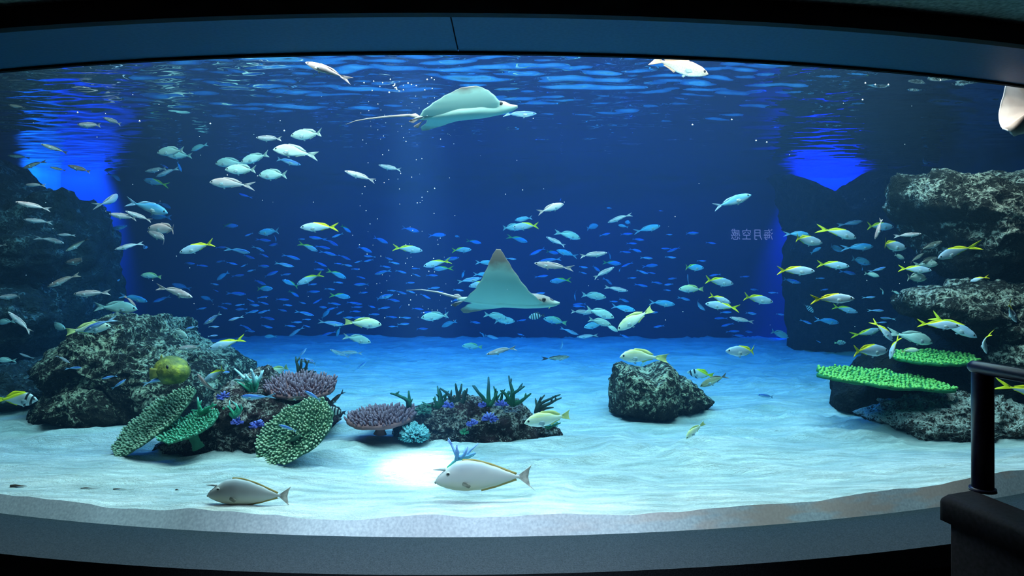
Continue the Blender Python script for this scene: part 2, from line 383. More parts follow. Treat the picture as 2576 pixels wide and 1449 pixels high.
# ------------------------------------------------------------------ rocks
def rock(name, sil, D, dep, mat, label, amp=.07, freq=2.2, seed=0, nt=130, npz=56, cat='rock', ridge=1.0, parent=None):
    P = [at(x, y, D) for x, y in sil]
    c = Vector((sum(p.x for p in P)/len(P), D, sum(p.z for p in P)/len(P)))
    pts = [(p.x-c.x, p.z-c.z) for p in P]
    def R(th):
        dx, dz = math.cos(th), math.sin(th); best = 0.02
        for i in range(len(pts)):
            ax, az = pts[i]; bx, bz = pts[(i+1) % len(pts)]
            ex, ez = bx-ax, bz-az; det = dx*(-ez)+ex*dz
            if abs(det) < 1e-9: continue
            t = (ax*(-ez)+ex*az)/det; s = (dx*az-dz*ax)/det
            if t > best and -1e-6 <= s <= 1+1e-6: best = t
        return best
    Rs = [R(2*math.pi*i/nt) for i in range(nt)]
    vs = []; fs = []; sv = Vector((seed*7.3, seed*3.1, seed*1.7))
    rows = npz
    for j in range(rows+1):
        ph = math.pi*(j/rows-.5); cc = abs(math.cos(ph))**.72; ss = math.copysign(abs(math.sin(ph))**.85, ph)
        for i in range(nt):
            th = 2*math.pi*i/nt; r = Rs[i]*cc
            p = Vector((math.cos(th)*r, dep*ss, math.sin(th)*r))
            q = (p+c+sv)*freq
            nn = Vector((math.cos(th)*cc, ss, math.sin(th)*cc))
            rd = 1-abs(noise.noise(q*1.7))*2
            vd = noise.voronoi(q*2.6)[0][0]
            d = amp*(.55*(min(vd, .6)-.3)*ridge+.10*noise.noise(q*18)+noise.fractal(q, .9, 2.1, 5)*.9+ridge*.35*rd+ridge*.28*(1-abs(noise.noise(q*4.3))*2.2)+ridge*.16*noise.noise(q*9))
            vs.append(p+nn*d*1.25)
    for j in range(rows):
        for i in range(nt):
            a = j*nt+i; b = j*nt+(i+1) % nt
            fs.append((a, b, b+nt, a+nt))
    o = obj(name, mesh(name, vs, fs, mat)); o.location = c
    if parent:
        o.name = 'boulder'; o['label'] = label; o.parent = parent; o.matrix_parent_inverse = Matrix.Translation(parent.location).inverted(); return o
    tag(o, label, cat); return o
def group_root(name, px, py, D, label):
    r = bpy.data.objects.new(name, None); COL.objects.link(r); r.location = at(px, py, D); return tag(r, label, 'rocks')
RL = group_root('rockwork', 60, 1000, 8.5, 'dark rockwork rising along the left end wall of the tank')
RR = group_root('rockwork', 2450, 1080, 7.3, 'stacked boulder rockwork with green shelf corals at the right end')
rock('rock_mound', [(150,1075),(160,1000),(190,965),(172,930),(182,890),(230,850),(268,816),(300,814),(345,802),(375,812),(408,814),(414,845),(440,852),(475,870),(525,885),(560,900),(585,922),(596,955),(606,985),(600,1090),(380,1110)], 7.5, .95, M['rock'], 'tall craggy brown rock mound with cream ridges at left of the sand', .085, 2.4, 1, 200, 80)
rock('low_boulder', [(145,1035),(165,1005),(230,968),(280,965),(325,990),(345,1040),(310,1070),(200,1066)], 6.75, .42, M['rock'], 'low rounded ridged boulder at the foot of the tall left rock mound', .06, 3.0, 2, 130, 50)
rock('rock_wall', [(-120,560),(-120,418),(-20,405),(40,440),(95,490),(140,525),(196,505),(228,600),(232,700),(215,800),(165,880),(120,940),(-120,1010)], 9.6, 1.0, M['rock_far'], 'dark rock wall at the far left end of the tank', .16, 1.2, 3, 150, 60, parent=RL)
rock('rock_lobe', [(-60,600),(0,597),(70,590),(118,605),(120,640),(90,680),(30,715),(-60,730)], 8.55, .45, M['rock_far'], 'upper rounded bulge of pale webbed rock on the left rock wall', .09, 2, 4, 100, 44, parent=RL)
rock('rock_lobe', [(-60,735),(0,722),(50,735),(95,768),(120,800),(90,850),(0,880),(-60,880)], 8.3, .45, M['rock_far'], 'middle bulge of grey rock on the left rock wall under the pale one', .10, 2, 5, 100, 44, parent=RL)
rock('rock_shelf', [(-80,950),(0,930),(60,925),(110,950),(150,975),(160,995),(100,1022),(0,1035),(-80,1040)], 7.6, .55, M['rock_far'], 'low dark rock shelf on the sand behind the left rabbitfish', .08, 2.4, 6, 120, 44)
rock('reef_rock', [(408,1148),(418,1115),(460,1085),(520,1062),(555,1025),(570,988),(600,962),(650,955),(700,975),(762,988),(812,1010),(830,1060),(770,1125),(650,1135),(560,1152),(480,1160)], 6.15, .5, M['rock_reef'], 'dark knobbly reef rock carrying the green plate corals at left', .075, 3.2, 7, 190, 70)
rock('reef_rock', [(975,1112),(1008,1085),(1030,1040),(1075,1027),(1120,1024),(1150,1020),(1180,1014),(1225,1024),(1270,1024),(1310,1018),(1328,1040),(1338,1072),(1346,1104),(1215,1118),(1120,1134),(1045,1128)], 6.3, .42, M['rock_reef'], 'long pinkish reef rock topped with branching staghorn corals at centre', .07, 3.6, 8, 190, 70)
rock('reef_stone', [(1322,1095),(1335,1074),(1370,1068),(1398,1078),(1404,1102),(1360,1108)], 6.25, .14, M['rock_reef'], 'small dark stone on the sand at the right end of the long reef rock', .04, 5, 9, 80, 36)
rock('lone_rock', [(1538,1034),(1546,965),(1552,924),(1572,916),(1592,928),(1630,940),(1648,926),(1668,914),(1688,926),(1698,955),(1700,1000),(1690,1035),(1650,1045),(1600,1042)], 7.1, .48, M['rock'], 'free-standing square-topped dark rock on open sand', .036, 3.2, 10, 150, 60)
rock('sloping_rock', [(1670,1032),(1680,965),(1712,950),(1740,968),(1765,992),(1784,1006),(1762,1022),(1710,1030)], 7.3, .35, M['rock'], 'sloping wedge of rock leaning on the right side of the square-topped rock', .045, 3.6, 11, 110, 44)
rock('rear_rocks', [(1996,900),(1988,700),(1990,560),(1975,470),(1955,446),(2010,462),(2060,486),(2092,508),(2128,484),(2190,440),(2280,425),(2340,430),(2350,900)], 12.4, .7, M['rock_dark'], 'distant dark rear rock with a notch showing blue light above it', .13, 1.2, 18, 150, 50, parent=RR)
rock('upper_boulder', [(2272,505),(2285,462),(2350,452),(2450,457),(2600,442),(2700,600),(2640,720),(2576,745),(2450,700),(2385,655),(2352,600),(2330,560),(2290,532)], 7.6, .8, M['rock_right'], 'big upper right boulder with pale web-like ridges', .10, 1.9, 12, 170, 66, parent=RR)
rock('middle_boulder', [(2290,765),(2300,738),(2350,730),(2420,724),(2500,727),(2600,717),(2700,800),(2640,890),(2576,905),(2480,885),(2420,835),(2350,805),(2310,792)], 7.1, .6, M['rock_right'], 'middle right boulder with cream ridged top edge', .09, 2.2, 13, 160, 60, parent=RR)
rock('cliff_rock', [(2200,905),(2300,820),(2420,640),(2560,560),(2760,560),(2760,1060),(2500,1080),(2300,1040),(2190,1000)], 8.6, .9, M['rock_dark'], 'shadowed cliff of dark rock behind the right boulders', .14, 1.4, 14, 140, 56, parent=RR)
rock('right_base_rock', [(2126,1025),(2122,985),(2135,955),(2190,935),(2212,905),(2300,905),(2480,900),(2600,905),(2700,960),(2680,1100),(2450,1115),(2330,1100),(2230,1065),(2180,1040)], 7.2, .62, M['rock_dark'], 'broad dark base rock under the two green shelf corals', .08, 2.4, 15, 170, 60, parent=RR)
rock('right_knob', [(2495,900),(2505,875),(2530,860),(2600,850),(2650,900),(2600,935),(2520,930)], 6.7, .3, M['rock_right'], 'knobbly grey rock just above the handrail end', .06, 3.0, 16, 100, 40, parent=RR)
rock('rubble_slope', [(2196,1050),(2235,1022),(2330,1003),(2400,996),(2500,1012),(2600,1022),(2700,1060),(2680,1108),(2576,1116),(2430,1120),(2335,1112),(2245,1088)], 6.5, .5, M['rubble'], 'slope of white and brown mottled rubble below the green shelf corals', .085, 3.8, 17, 190, 70, parent=RR)

# ------------------------------------------------------------------ corals
def coral_mat(name, lo, hi, tip=None, hmax=.05, nz=8):
    n = NT(name, .75, .25); p = n.obj()
    c = n.ramp(n.noise(n.geo(), nz, 4), [(.35, lo), (.65, hi)])
    if tip: c = n.mix(n.ramp(n.math('DIVIDE', n.sep(p)[2], hmax), [(.45, 0.0), (1.0, 1.0)]), c, tip)
    n.color(c); n.bump(n.noise(n.geo(), 120, 2), .3, .004); return n.m
def plate_coral(name, px, py, D, a_px, b_px, ang, ratio, nub, nlen, mat, matp, label, seed, stalk=None, thick=.02, lean=0., edge=.08, nubr=None, cup=0.04, sil=None):
    """a_px half long axis, b_px half short axis (px); ang image angle of the long axis; local frame x=A, y=B, z=normal"""
    rnd = random.Random(seed)
    c = at(px, py, D); a = a_px*D/F; ratio = max(.03, min(.98, ratio))
    ca, sa = math.cos(math.radians(ang)), math.sin(math.radians(ang))
    A = Vector((ca, 0, sa)); Bi = Vector((-sa, 0, ca))
    B = (Bi*ratio+Vector((0, 1, 0))*math.sqrt(1-ratio*ratio)).normalized(); N = A.cross(B)
    b = (b_px*D/F)/ratio
    R = Matrix((A, B, N)).transposed().to_4x4(); R.translation = c
    root = bpy.data.objects.new(name, None); COL.objects.link(root); root.matrix_world = R
    tag(root, label, 'coral')
    # plate
    def rim(th): return 1+edge*(noise.noise(Vector((math.cos(th)*2, math.sin(th)*2, seed)))*1.6+.5*noise.noise(Vector((math.cos(th)*6, math.sin(th)*6, seed))))
    def hz(u, v, rr): return cup*a*(rr*rr)+.012*noise.noise(Vector((u*9, v*9, seed)))
    nr, nt = 10, 56; vs = []; fs = []
    for side in (0, 1):
        for j in range(nr+1):
            rr = j/nr
            for i in range(nt):
                th = 2*math.pi*i/nt; k = rim(th)*rr; u, v = a*k*math.cos(th), b*k*math.sin(th)
                z = hz(u, v, rr)-(0 if side == 0 else thick*(1.15-rr*.6)); vs.append((u, v, z))
    o1 = (nr+1)*nt
    for j in range(nr):
        for i in range(nt):
            p, q = j*nt+i, j*nt+(i+1) % nt
            fs.append((p, p+nt, q+nt, q)); fs.append((o1+p, o1+q, o1+q+nt, o1+p+nt))
    for i in range(nt):
        p, q = nr*nt+i, nr*nt+(i+1) % nt; fs.append((p, o1+p, o1+q, q))
    pl = obj('plate', mesh('plate', vs, fs, matp), root)
    # nubs
    mb = MB(); pitch = nub; n = 0
    nubr = nubr or pitch*.33
    yy = -b
    row = 0
    while yy < b:
        xx = -a+(pitch*.5 if row % 2 else 0)
        while xx < a:
            u = xx+rnd.uniform(-.3, .3)*pitch; v = yy+rnd.uniform(-.3, .3)*pitch
            th = math.atan2(v/b, u/a); rr = math.hypot(u/a, v/b)
            if rr < rim(th)*1.0:
                h = nlen*rnd.uniform(.65, 1.25)*(1.1-.35*rr)
                tilt = Vector((u/a*.55+rnd.uniform(-.3, .3), v/b*.55+rnd.uniform(-.3, .3)+lean, 1)).normalized()
                p0 = Vector((u, v, hz(u, v, rr)-.004)); r = nubr*rnd.uniform(.8, 1.2)
                mb.tube([p0, p0+tilt*h*.55, p0+tilt*h*.9, p0+tilt*h], [r, r*.95, r*.7, r*.25], 5); n += 1
            xx += pitch
        yy += pitch*.87; row += 1
    nb = mb.build('branchlets', mat, root); nb['kind'] = 'stuff'
    if stalk:
        sp = at(stalk[0], stalk[1], D); lp = R.inverted() @ sp; mbs = MB()
        r0 = stalk[2]*D/F
        st = Vector((lp.x*.3, lp.y*.3, -thick*.5)); mbs.tube([st, st.lerp(lp, .35), st.lerp(lp, .7), lp], [r0*1.8, r0*1.05, r0*.9, r0*1.3], 12)
        mbs.build('stalk', matp, root)
    return root
CM = {
 'green1': coral_mat('coral_green_olive', (.10, .20, .13), (.20, .33, .20), (.42, .56, .36), .030),
 'green1p': coral_mat('coral_green_olive_plate', (.03, .09, .05), (.06, .14, .08)),
 'green2': coral_mat('coral_green_bright', (.04, .26, .14), (.09, .42, .22), (.25, .66, .42), .03),
 'green2p': coral_mat('coral_green_bright_plate', (.02, .11, .06), (.04, .20, .10)),
 'green3': coral_mat('coral_green_pale', (.14, .30, .18), (.28, .42, .22), (.66, .76, .50), .03),
 'green3p': coral_mat('coral_green_pale_plate', (.03, .10, .06), (.06, .16, .09)),
 'purple': coral_mat('coral_purple', (.20, .10, .13), (.32, .17, .20), (.38, .24, .30), .06),
 'purplep': coral_mat('coral_purple_plate', (.24, .10, .10), (.34, .14, .13)),
 'teal': coral_mat('coral_teal', (.08, .32, .33), (.14, .46, .46), (.36, .72, .72), .04),
 'shelf': coral_mat('coral_shelf_green', (.03, .26, .05), (.14, .58, .10), (.30, .72, .16), .02, 16),
 'shelfp': coral_mat('coral_shelf_green_plate', (.01, .15, .05), (.03, .24, .07)),
}
plate_coral('plate_coral', 388, 1060, 5.72, 118, 44, 32, .48, .0275, .030, CM['green1'], CM['green1p'], 'large tilted olive green plate coral at the left end of the reef', 11, (440, 1110, 16))
plate_coral('plate_coral', 476, 1074, 5.50, 74, 23, 16, .38, .026, .030, CM['green2'], CM['green2p'], 'smaller bright emerald plate coral overlapping the large olive plate', 12, (500, 1128, 12))
plate_coral('plate_coral', 742, 1086, 5.40, 110, 58, 28, .76, .0265, .030, CM['green3'], CM['green3p'], 'big pale green plate coral facing out at the right end of the left reef', 13, (760, 1120, 16))
plate_coral('bush_coral', 757, 972, 6.1, 84, 13, -4, .15, .034, .068, CM['purple'], CM['purplep'], 'dusky purple table coral with spiky branchlets on the left reef rock', 14, (740, 1030, 16), thick=.05, nubr=.0105)
plate_coral('table_coral', 960, 1050, 6.0, 84, 5, 3, .06, .034, .062, CM['purple'], CM['purplep'], 'pinkish purple table coral on a stalk at the left end of the centre reef', 15, (956, 1092, 13), thick=.06, nubr=.0105)
plate_coral('shelf_coral', 2349, 900, 6.75, 100, 7, 1, .085, .038, .024, CM['shelf'], CM['shelfp'], 'upper bright green shelf coral above the handrail end', 16, None, .05, nubr=.014)
plate_coral('shelf_coral', 2215, 955, 6.45, 158, 7.5, -4.5, .075, .038, .024, CM['shelf'], CM['shelfp'], 'lower long bright green shelf coral jutting out over the sand', 17, None, .05, edge=.14, nubr=.014)

def clump(name, px, py, D, rpx, mat, label, seed, n=90, ln=.35, flat=.8, r=.008, tip=True):
    rnd = random.Random(seed); c = at(px, py, D); R = rpx*D/F; mb = MB()
    for i in range(n):
        z = rnd.uniform(-.25, 1); th = rnd.uniform(0, 2*math.pi); s = math.sqrt(max(0, 1-z*z))
        d = Vector((s*math.cos(th), s*math.sin(th), z*flat)).normalized()
        p1 = d*R*rnd.uniform(.8, 1.05); p0 = d*R*.25
        mb.tube([p0, p0.lerp(p1, .6), p0.lerp(p1, .93), p1], [r*1.2, r, r*.8, r*.3], 5)
        for k in range(2):
            q0 = p0.lerp(p1, rnd.uniform(.4, .7)); dd = (d+Vector((rnd.uniform(-.7, .7), rnd.uniform(-.7, .7), rnd.uniform(-.3, .6)))).normalized()
            mb.tube([q0, q0+dd*R*.2, q0+dd*R*.27], [r*.8, r*.7, r*.25], 5)
    o = mb.build(name, mat); o.location = c; tag(o, label, 'coral'); return o
clump('finger_coral', 1043, 1099, 5.85, 40, CM['teal'], 'round turquoise finger coral clump at the foot of the centre reef', 21, 260, flat=.75, r=.0068)
CM['violet'] = coral_mat('coral_violet', (.10, .10, .42), (.16, .17, .62), (.30, .34, .85), .05)
for i, (x, y, D, r, lb) in enumerate([(562, 1000, 5.75, 19, 'violet blue tuft coral beside the brown-backed diving fish'), (597, 1064, 5.6, 17, 'bright blue tuft coral low on the left reef rock'), (646, 1072, 5.6, 20, 'purple tuft coral touching the big pale green plate'),
      (1127, 1022, 5.95, 16, 'violet tuft under the second staghorn of the centre reef'), (1213, 1021, 5.95, 12, 'small blue tuft between the staghorns of the centre reef'), (1262, 1018, 5.95, 18, 'violet tuft coral under the tallest staghorn'),
      (1232, 1056, 5.85, 22, 'wide bright violet tuft on the face of the centre reef rock'), (1188, 1068, 5.85, 17, 'low violet tuft lying left of the wide bright one')]):
    clump('tuft_coral', x, y, D, r, CM['violet'], lb, 30+i, 34, flat=.5, r=.007)
CM['greenc'] = coral_mat('coral_small_green', (.04, .25, .12), (.08, .4, .18))
clump('tuft_coral', 1168, 1088, 5.85, 12, CM['greenc'], 'tiny green tuft near the base of the centre reef rock', 44, 30, flat=.7, r=.008)
clump('tuft_coral', 1385, 1068, 6.05, 20, CM['teal'], 'dark teal tuft coral on the small stone behind the yellow snapper', 45, 40, flat=.5, r=.007)
clump('tuft_coral', 1065, 1036, 6.0, 22, coral_mat('coral_dull_green', (.06, .17, .13), (.10, .26, .19)), 'dull green cup shaped coral between table coral and reef rock', 46, 50, flat=.6, r=.009)

def stag_mat(name, base, top, tipc, h):
    n = NT(name, .7, .25); z = n.math('DIVIDE', n.sep(n.obj())[2], h)
    n.color(n.ramp(n.math('ADD', z, n.math('MULTIPLY_ADD', n.noise(n.geo(), 9, 3), .5, -.25)), [(.0, base), (.6, top), (1.0, tipc)])); return n.m
def staghorn(px, py, D, paths, mat, label, r0=.022, seed=0):
    """paths: main branches as lists of px offsets from the base point; twigs are added along them"""
    rnd = random.Random(seed); c = at(px, py, D); k = D/F; r0 *= 1.25
    root = bpy.data.objects.new('staghorn_coral', None); COL.objects.link(root); root.location = c; tag(root, label, 'coral')
    for pi, path in enumerate(paths):
        mb = MB(); dy = rnd.uniform(-.8, .8)
        P = [Vector((x*k, dy*math.hypot(x, y)*k*.6, -y*k)) for (x, y) in path]
        Q = []
        for i in range(len(P)-1):
            for t in (0, .5): 
                q = P[i].lerp(P[i+1], t); Q.append(q+Vector((rnd.uniform(-1, 1), rnd.uniform(-1, 1), rnd.uniform(-1, 1)))*(.004 if i or t else 0))
        Q.append(P[-1]); n = len(Q)
        mb.tube(Q, [r0*(1-.68*i/(n-1)) for i in range(n)], 7)
        e = Q[-1]; mb.tube([e, e+(e-Q[-2]).normalized()*r0*.3], [r0*.32, r0*.12], 7)
        for i in range(1, n-1):
            if rnd.random() < .55:
                d = (Q[i+1]-Q[i]).normalized()*.5+Vector((rnd.uniform(-.8, .8), rnd.uniform(-.8, .8), rnd.uniform(.1, .9)))
                d.normalize(); L = rnd.uniform(.03, .075)
                mb.tube([Q[i], Q[i]+d*L*.6, Q[i]+d*L], [r0*.5, r0*.4, r0*.15], 6)
        mb.build('branch', mat, root)
    return root
SG = stag_mat('staghorn_dark', (.03, .16, .07), (.02, .13, .08), (.05, .16, .20), .22)
SB = stag_mat('staghorn_brown', (.05, .07, .05), (.04, .08, .07), (.03, .13, .13), .22)
SW = stag_mat('staghorn_white', (.04, .33, .15), (.08, .48, .28), (.60, .85, .90), .16)
SBL = stag_mat('staghorn_blue', (.03, .48, .14), (.16, .38, .62), (.30, .45, .85), .16)
staghorn(1029, 1024, 6.1, [[(0,0),(-3,-18),(-18,-28),(-42,-38)],[(0,0),(0,-16),(-2,-38)]], SG, 'two-armed dark green staghorn standing over the pink table coral', .020, 1)
staghorn(1108, 1026, 6.1, [[(0,0),(-4,-25),(-10,-50)],[(0,0),(4,-24),(-1,-48)],[(0,0),(10,-20),(15,-38)],[(0,0),(-22,-4),(-48,-8)],[(0,0),(-10,-14),(-16,-26)]], SG, 'bushy dark green staghorn left of the brown one on the centre reef', .017, 2)
staghorn(1149, 1024, 6.1, [[(0,0),(-15,-28),(-40,-50)],[(0,0),(2,-30),(-2,-60)],[(0,0),(6,-30),(12,-56)],[(0,0),(18,-20),(28,-50)],[(0,0),(-12,-14),(-20,-32)],[(0,0),(18,-14),(22,-46)]], SB, 'brown many-fingered staghorn on the centre reef', .020, 3)
staghorn(1229, 1026, 6.1, [[(0,0),(-14,-28),(-38,-58)],[(0,0),(0,-36),(-1,-72)],[(0,0),(12,-16),(22,-40)],[(0,0),(-8,-12),(-16,-28)]], SG, 'dark green staghorn with a straight tall spike on the centre reef', .021, 4)
staghorn(1258, 1018, 6.12, [[(0,0),(-8,-14),(-16,-44)],[(0,0),(4,-20),(6,-38)],[(0,0),(16,-12),(24,-28)]], SG, 'short green staghorn between the spike and the tallest staghorn', .016, 5)
staghorn(1290, 1018, 6.1, [[(0,0),(-2,-34),(-10,-68)],[(0,0),(2,-30),(28,-50)],[(0,0),(20,-10),(44,-32)],[(0,0),(-14,-22),(-30,-36)],[(0,0),(-12,-8),(-20,-4)]], SG, 'tallest green staghorn near the right end of the centre reef', .021, 6)
staghorn(1348, 1040, 6.15, [[(0,0),(12,-26),(36,-40),(60,-50)],[(0,0),(8,-28),(22,-44)],[(0,0),(2,-18),(2,-30)],[(12,-16),(36,-30),(62,-44)],[(0,0),(24,-12),(44,-14)]], SB, 'dark staghorn sweeping up to the right above the yellow snapper', .016, 7)
staghorn(1378, 1078, 6.0, [[(0,0),(14,-8),(32,-14)],[(0,0),(-10,-10),(-16,-16)]], SG, 'little dark green branching coral on the small stone', .012, 17)
staghorn(640, 990, 5.9, [[(0,0),(-4,-22),(-16,-50)],[(0,0),(-20,-14),(-40,-30)],[(0,0),(-24,-30),(-52,-32)],[(0,0),(8,-24),(10,-42)],[(-8,-30),(-30,-42),(-50,-62)],[(4,-20),(4,-48),(0,-64)],[(0,-20),(16,-40),(20,-58)]], SW, 'bright green staghorn with white tips on the left reef rock beside the purple coral', .017, 8)
staghorn(506, 1040, 5.6, [[(0,0),(-4,-20),(-8,-40)],[(0,0),(20,-14),(46,-26)],[(0,0),(14,-4),(30,-10)],[(0,0),(-10,-6),(-16,-4)]], SW, 'green staghorn with one white-topped upright finger above the emerald plate', .017, 9)
staghorn(590, 1050, 5.6, [[(0,0),(-6,-16),(-20,-28)],[(0,0),(-22,-10),(-40,-18)],[(0,0),(10,-20),(2,-34)],[(0,0),(14,-12),(22,-26)]], SW, 'small pale-tipped staghorn in the middle of the left reef rock', .013, 10)
staghorn(753, 940, 6.45, [[(0,0),(-4,-20),(-8,-42)],[(0,0),(6,-18),(10,-38)],[(0,0),(18,-14),(26,-34)],[(0,0),(20,-4),(46,-8)]], SB, 'dark staghorn spikes rising behind the dusky purple coral', .018, 11)
staghorn(1128, 1180, 4.75, [[(0,0),(6,-10),(20,-24),(28,-34)],[(22,-28),(14,-46),(-2,-68)],[(22,-28),(26,-48),(24,-68)],[(26,-30),(44,-44),(50,-62)],[(26,-30),(48,-38),(66,-56)],[(26,-30),(50,-34),(68,-42)],[(20,-22),(50,-24),(66,-30)]], SBL, 'small blue-tipped staghorn with green base behind the larger unicornfish', .013, 12)

# litter on the sand
LM = simple('litter_brown', (.09, .06, .05), .8, .1)
for (x, y, D, L, w, lb) in ((47, 1228, 4.78, 42, 7, 'brown wedge-shaped leaf scrap on the sand at far left'), (228, 1236, 4.74, 50, 2.5, 'thin dark twig on the sand, longer of the two'), (302, 1240, 4.73, 34, 2.5, 'short dark twig on the sand next to the longer twig'), (447, 1246, 4.7, 12, 3, 'tiny dark crumb on the sand near the left unicornfish')):
    mb = MB(); k = D/F; L2, w2 = L*k/2, w*k/2
    mb.tube([(-L2, 0, .004), (-L2*.5, .004, .006), (L2*.3, -.003, .005), (L2, 0, .004)], [w2*.9, w2, w2*.5, w2*.15], 6)
    o = mb.build('leaf_scrap' if w > 5 else 'twig', LM); c = at(x, y, D); c.z = sandz(c.x, c.y)+w2*.6; o.location = c
    tag(o, lb, 'debris')
# ------------------------------------------------------------------ fish
def lerp_prof(P, t):
    for i in range(len(P)-1):
        if t <= P[i+1][0]:
            k = (t-P[i][0])/(P[i+1][0]-P[i][0]); k = k*k*(3-2*k)*.35+k*.65
            return [P[i][j]+(P[i+1][j]-P[i][j])*k for j in range(1, len(P[i]))]
    return list(P[-1][1:])
def bend_pt(p, b):
    x, y, z = p
    d = max(0, .12-x)
    return (x, y+b*d*d*1.0, z)
def body_mesh(name, P, mat, b=0, ns=22, nr=14, xl=.80, power=1.0):
    """P: (t, top, bottom, halfwidth) along the body; nose at x=.5; body occupies xl of total length"""
    vs = []; fs = []
    ts = [(.5-.5*math.cos(math.pi*i/ns))*.55+.45*i/ns for i in range(ns+1)]
    for t in ts:
        top, bot, hw = lerp_prof(P, t); x = .5-xl*t; zc = (top+bot)/2; hz = (top-bot)/2
        for k in range(nr):
            a = 2*math.pi*k/nr; c, s_ = math.cos(a), math.sin(a)
            vs.append(bend_pt((x, hw*math.copysign(abs(c)**.85, c), zc+hz*s_), b))
    for i in range(ns):
        for k in range(nr): fs.append((i*nr+k, i*nr+(k+1) % nr, (i+1)*nr+(k+1) % nr, (i+1)*nr+k))
    fs.append(tuple(range(nr))[::-1]); fs.append(tuple(range(ns*nr, (ns+1)*nr)))
    return vs, fs
def fin_geo(base, tip, th=.006, b=0, n=8, splay=0, y0=0):
    """base/tip polylines [(x,z)] resampled to n; thin solid fin"""
    def rs(L):
        out = []
        for i in range(n+1):
            u = i/n*(len(L)-1); j = min(int(u), len(L)-2); k = u-j
            out.append((L[j][0]+(L[j+1][0]-L[j][0])*k, L[j][1]+(L[j+1][1]-L[j][1])*k))
        return out
    B, T = rs(base), rs(tip); vs = []; fs = []
    for sgn in (-1, 1):
        for i in range(n+1):
            for (q, t, u) in ((B[i], 1, 0), (((B[i][0]+T[i][0])/2, (B[i][1]+T[i][1])/2), .6, .5), (T[i], .25, 1)):
                vs.append(bend_pt((q[0], y0+sgn*th*.5*t+splay*u, q[1]), b))
    m = 3*(n+1)
    for i in range(n):
        for k in range(2):
            a = i*3+k; fs.append((a, a+1, a+4, a+3)); fs.append((m+a, m+a+3, m+a+4, m+a+1))
        fs.append((i*3+2, m+i*3+2, m+i*3+5, i*3+5)); fs.append((i*3, i*3+3, m+i*3+3, m+i*3))
    fs += [(0, m, m+1, 1), (1, m+1, m+2, 2)]; e = 3*n; fs += [(e, e+1, m+e+1, m+e), (e+1, e+2, m+e+2, m+e+1)]
    return vs, fs
def eye_geo(x, z, y, r, n=8):
    vs = []; fs = []
    for i in range(5):
        ph = math.pi*i/4
        for k in range(n):
            a = 2*math.pi*k/n; vs.append((x+r*math.sin(ph)*math.cos(a), y+r*.45*math.cos(ph), z+r*math.sin(ph)*math.sin(a)))
    for i in range(4):
        for k in range(n): fs.append((i*n+k, i*n+(k+1) % n, (i+1)*n+(k+1) % n, (i+1)*n+k))
    return vs, fs
EYE = simple('fish_eye', (.012, .012, .014), .25, .6)
EYER = simple('fish_eye_ring', (.55, .55, .5), .4, .4)
def fish_mat(name, back, flank, belly, zt, zb, mask=None, mcol=None, rough=.42, stripe=None, speck=0, lines=None):
    n = NT(name, rough, .35); p = n.obj(); X, Y, Z = n.sep(p)
    t = n.math('DIVIDE', n.math('SUBTRACT', Z, zb), zt-zb, clamp=True)
    t = n.math('ADD', t, n.math('MULTIPLY_ADD', n.noise(p, 14, 2), .16, -.08))
    c = n.ramp(t, [(.12, belly), (.42, flank), (.60, flank), (.82, back)])
    if lines:   # thin length stripes
        lc, fr = lines
        w = n.math('SINE', n.math('MULTIPLY', Z, fr)); c = n.mix(n.ramp(w, [(.72, 0.0), (.95, .75)]), c, lc)
    if stripe:  # one band along the back: (z lo, z hi, colour)
        a, b_, sc = stripe
        g1 = n.math('GREATER_THAN', Z, a); g2 = n.math('LESS_THAN', Z, b_); c = n.mix(n.math('MULTIPLY', n.math('MULTIPLY', g1, g2), .8), c, sc)
    if mask:    # yellow above the line z = m0 + m1 x
        v = n.math('SUBTRACT', Z, n.math('MULTIPLY_ADD', X, mask[1], mask[0]))
        c = n.mix(n.ramp(v, [(0.0, 0.0), (.022, 1.0)]), c, mcol)
    if speck: c = n.mix(n.ramp(n.noise(p, 60, 2), [(.5, 0.0), (.62, speck)]), c, tuple(q*.4 for q in back))
    # per fish brightness variety
    oi = n.N.new('ShaderNodeObjectInfo')
    v = n.math('MULTIPLY_ADD', oi.outputs['Random'], .45, .98)
    cc = n.N.new('ShaderNodeCombineColor')
    for i in range(3): n.link(v, cc.inputs[i])
    c = n.mix(1.0, c, cc.outputs[0], 'MULTIPLY')
    n.color(c); return n.m
# species: profile (t, top, bottom, halfwidth), fork depth, tail half height, materials, length in metres
SLIM = [(0, .004, -.006, .004), (.06, .030, -.030, .020), (.18, .062, -.062, .040), (.38, .085, -.092, .052), (.6, .070, -.078, .042), (.82, .034, -.036, .020), (1, .014, -.014, .008)]
MID = [(0, .0, -.012, .004), (.05, .038, -.040, .022), (.16, .088, -.078, .046), (.38, .128, -.118, .062), (.6, .108, -.098, .050), (.82, .048, -.044, .022), (1, .017, -.017, .008)]
FULL = [(0, -.01, -.024, .006), (.06, .048, -.052, .026), (.18, .112, -.094, .052), (.36, .160, -.128, .068), (.6, .132, -.112, .052), (.84, .050, -.050, .022), (1, .026, -.026, .010)]
DEEP = [(0, .0, -.02, .006), (.08, .085, -.08, .03), (.25, .19, -.17, .058), (.5, .22, -.20, .062), (.72, .17, -.16, .045), (.9, .07, -.07, .022), (1, .035, -.035, .012)]
SP = {}
def species(key, nm, prof, fork, th, mat_b, mat_f, L, dorsal, anal, look, cat='fish', tailx=.30, tm=None, pec=True, trunc=False):
    SP[key] = dict(nm=nm, prof=prof, fork=fork, th=th, mb=mat_b, mf=mat_f, L=L, dorsal=dorsal, anal=anal, look=look, cat=cat, tailx=tailx, tm=tm or mat_f, pec=pec, trunc=trunc)
def finm(name, c): return simple(name, c, .5, .25)
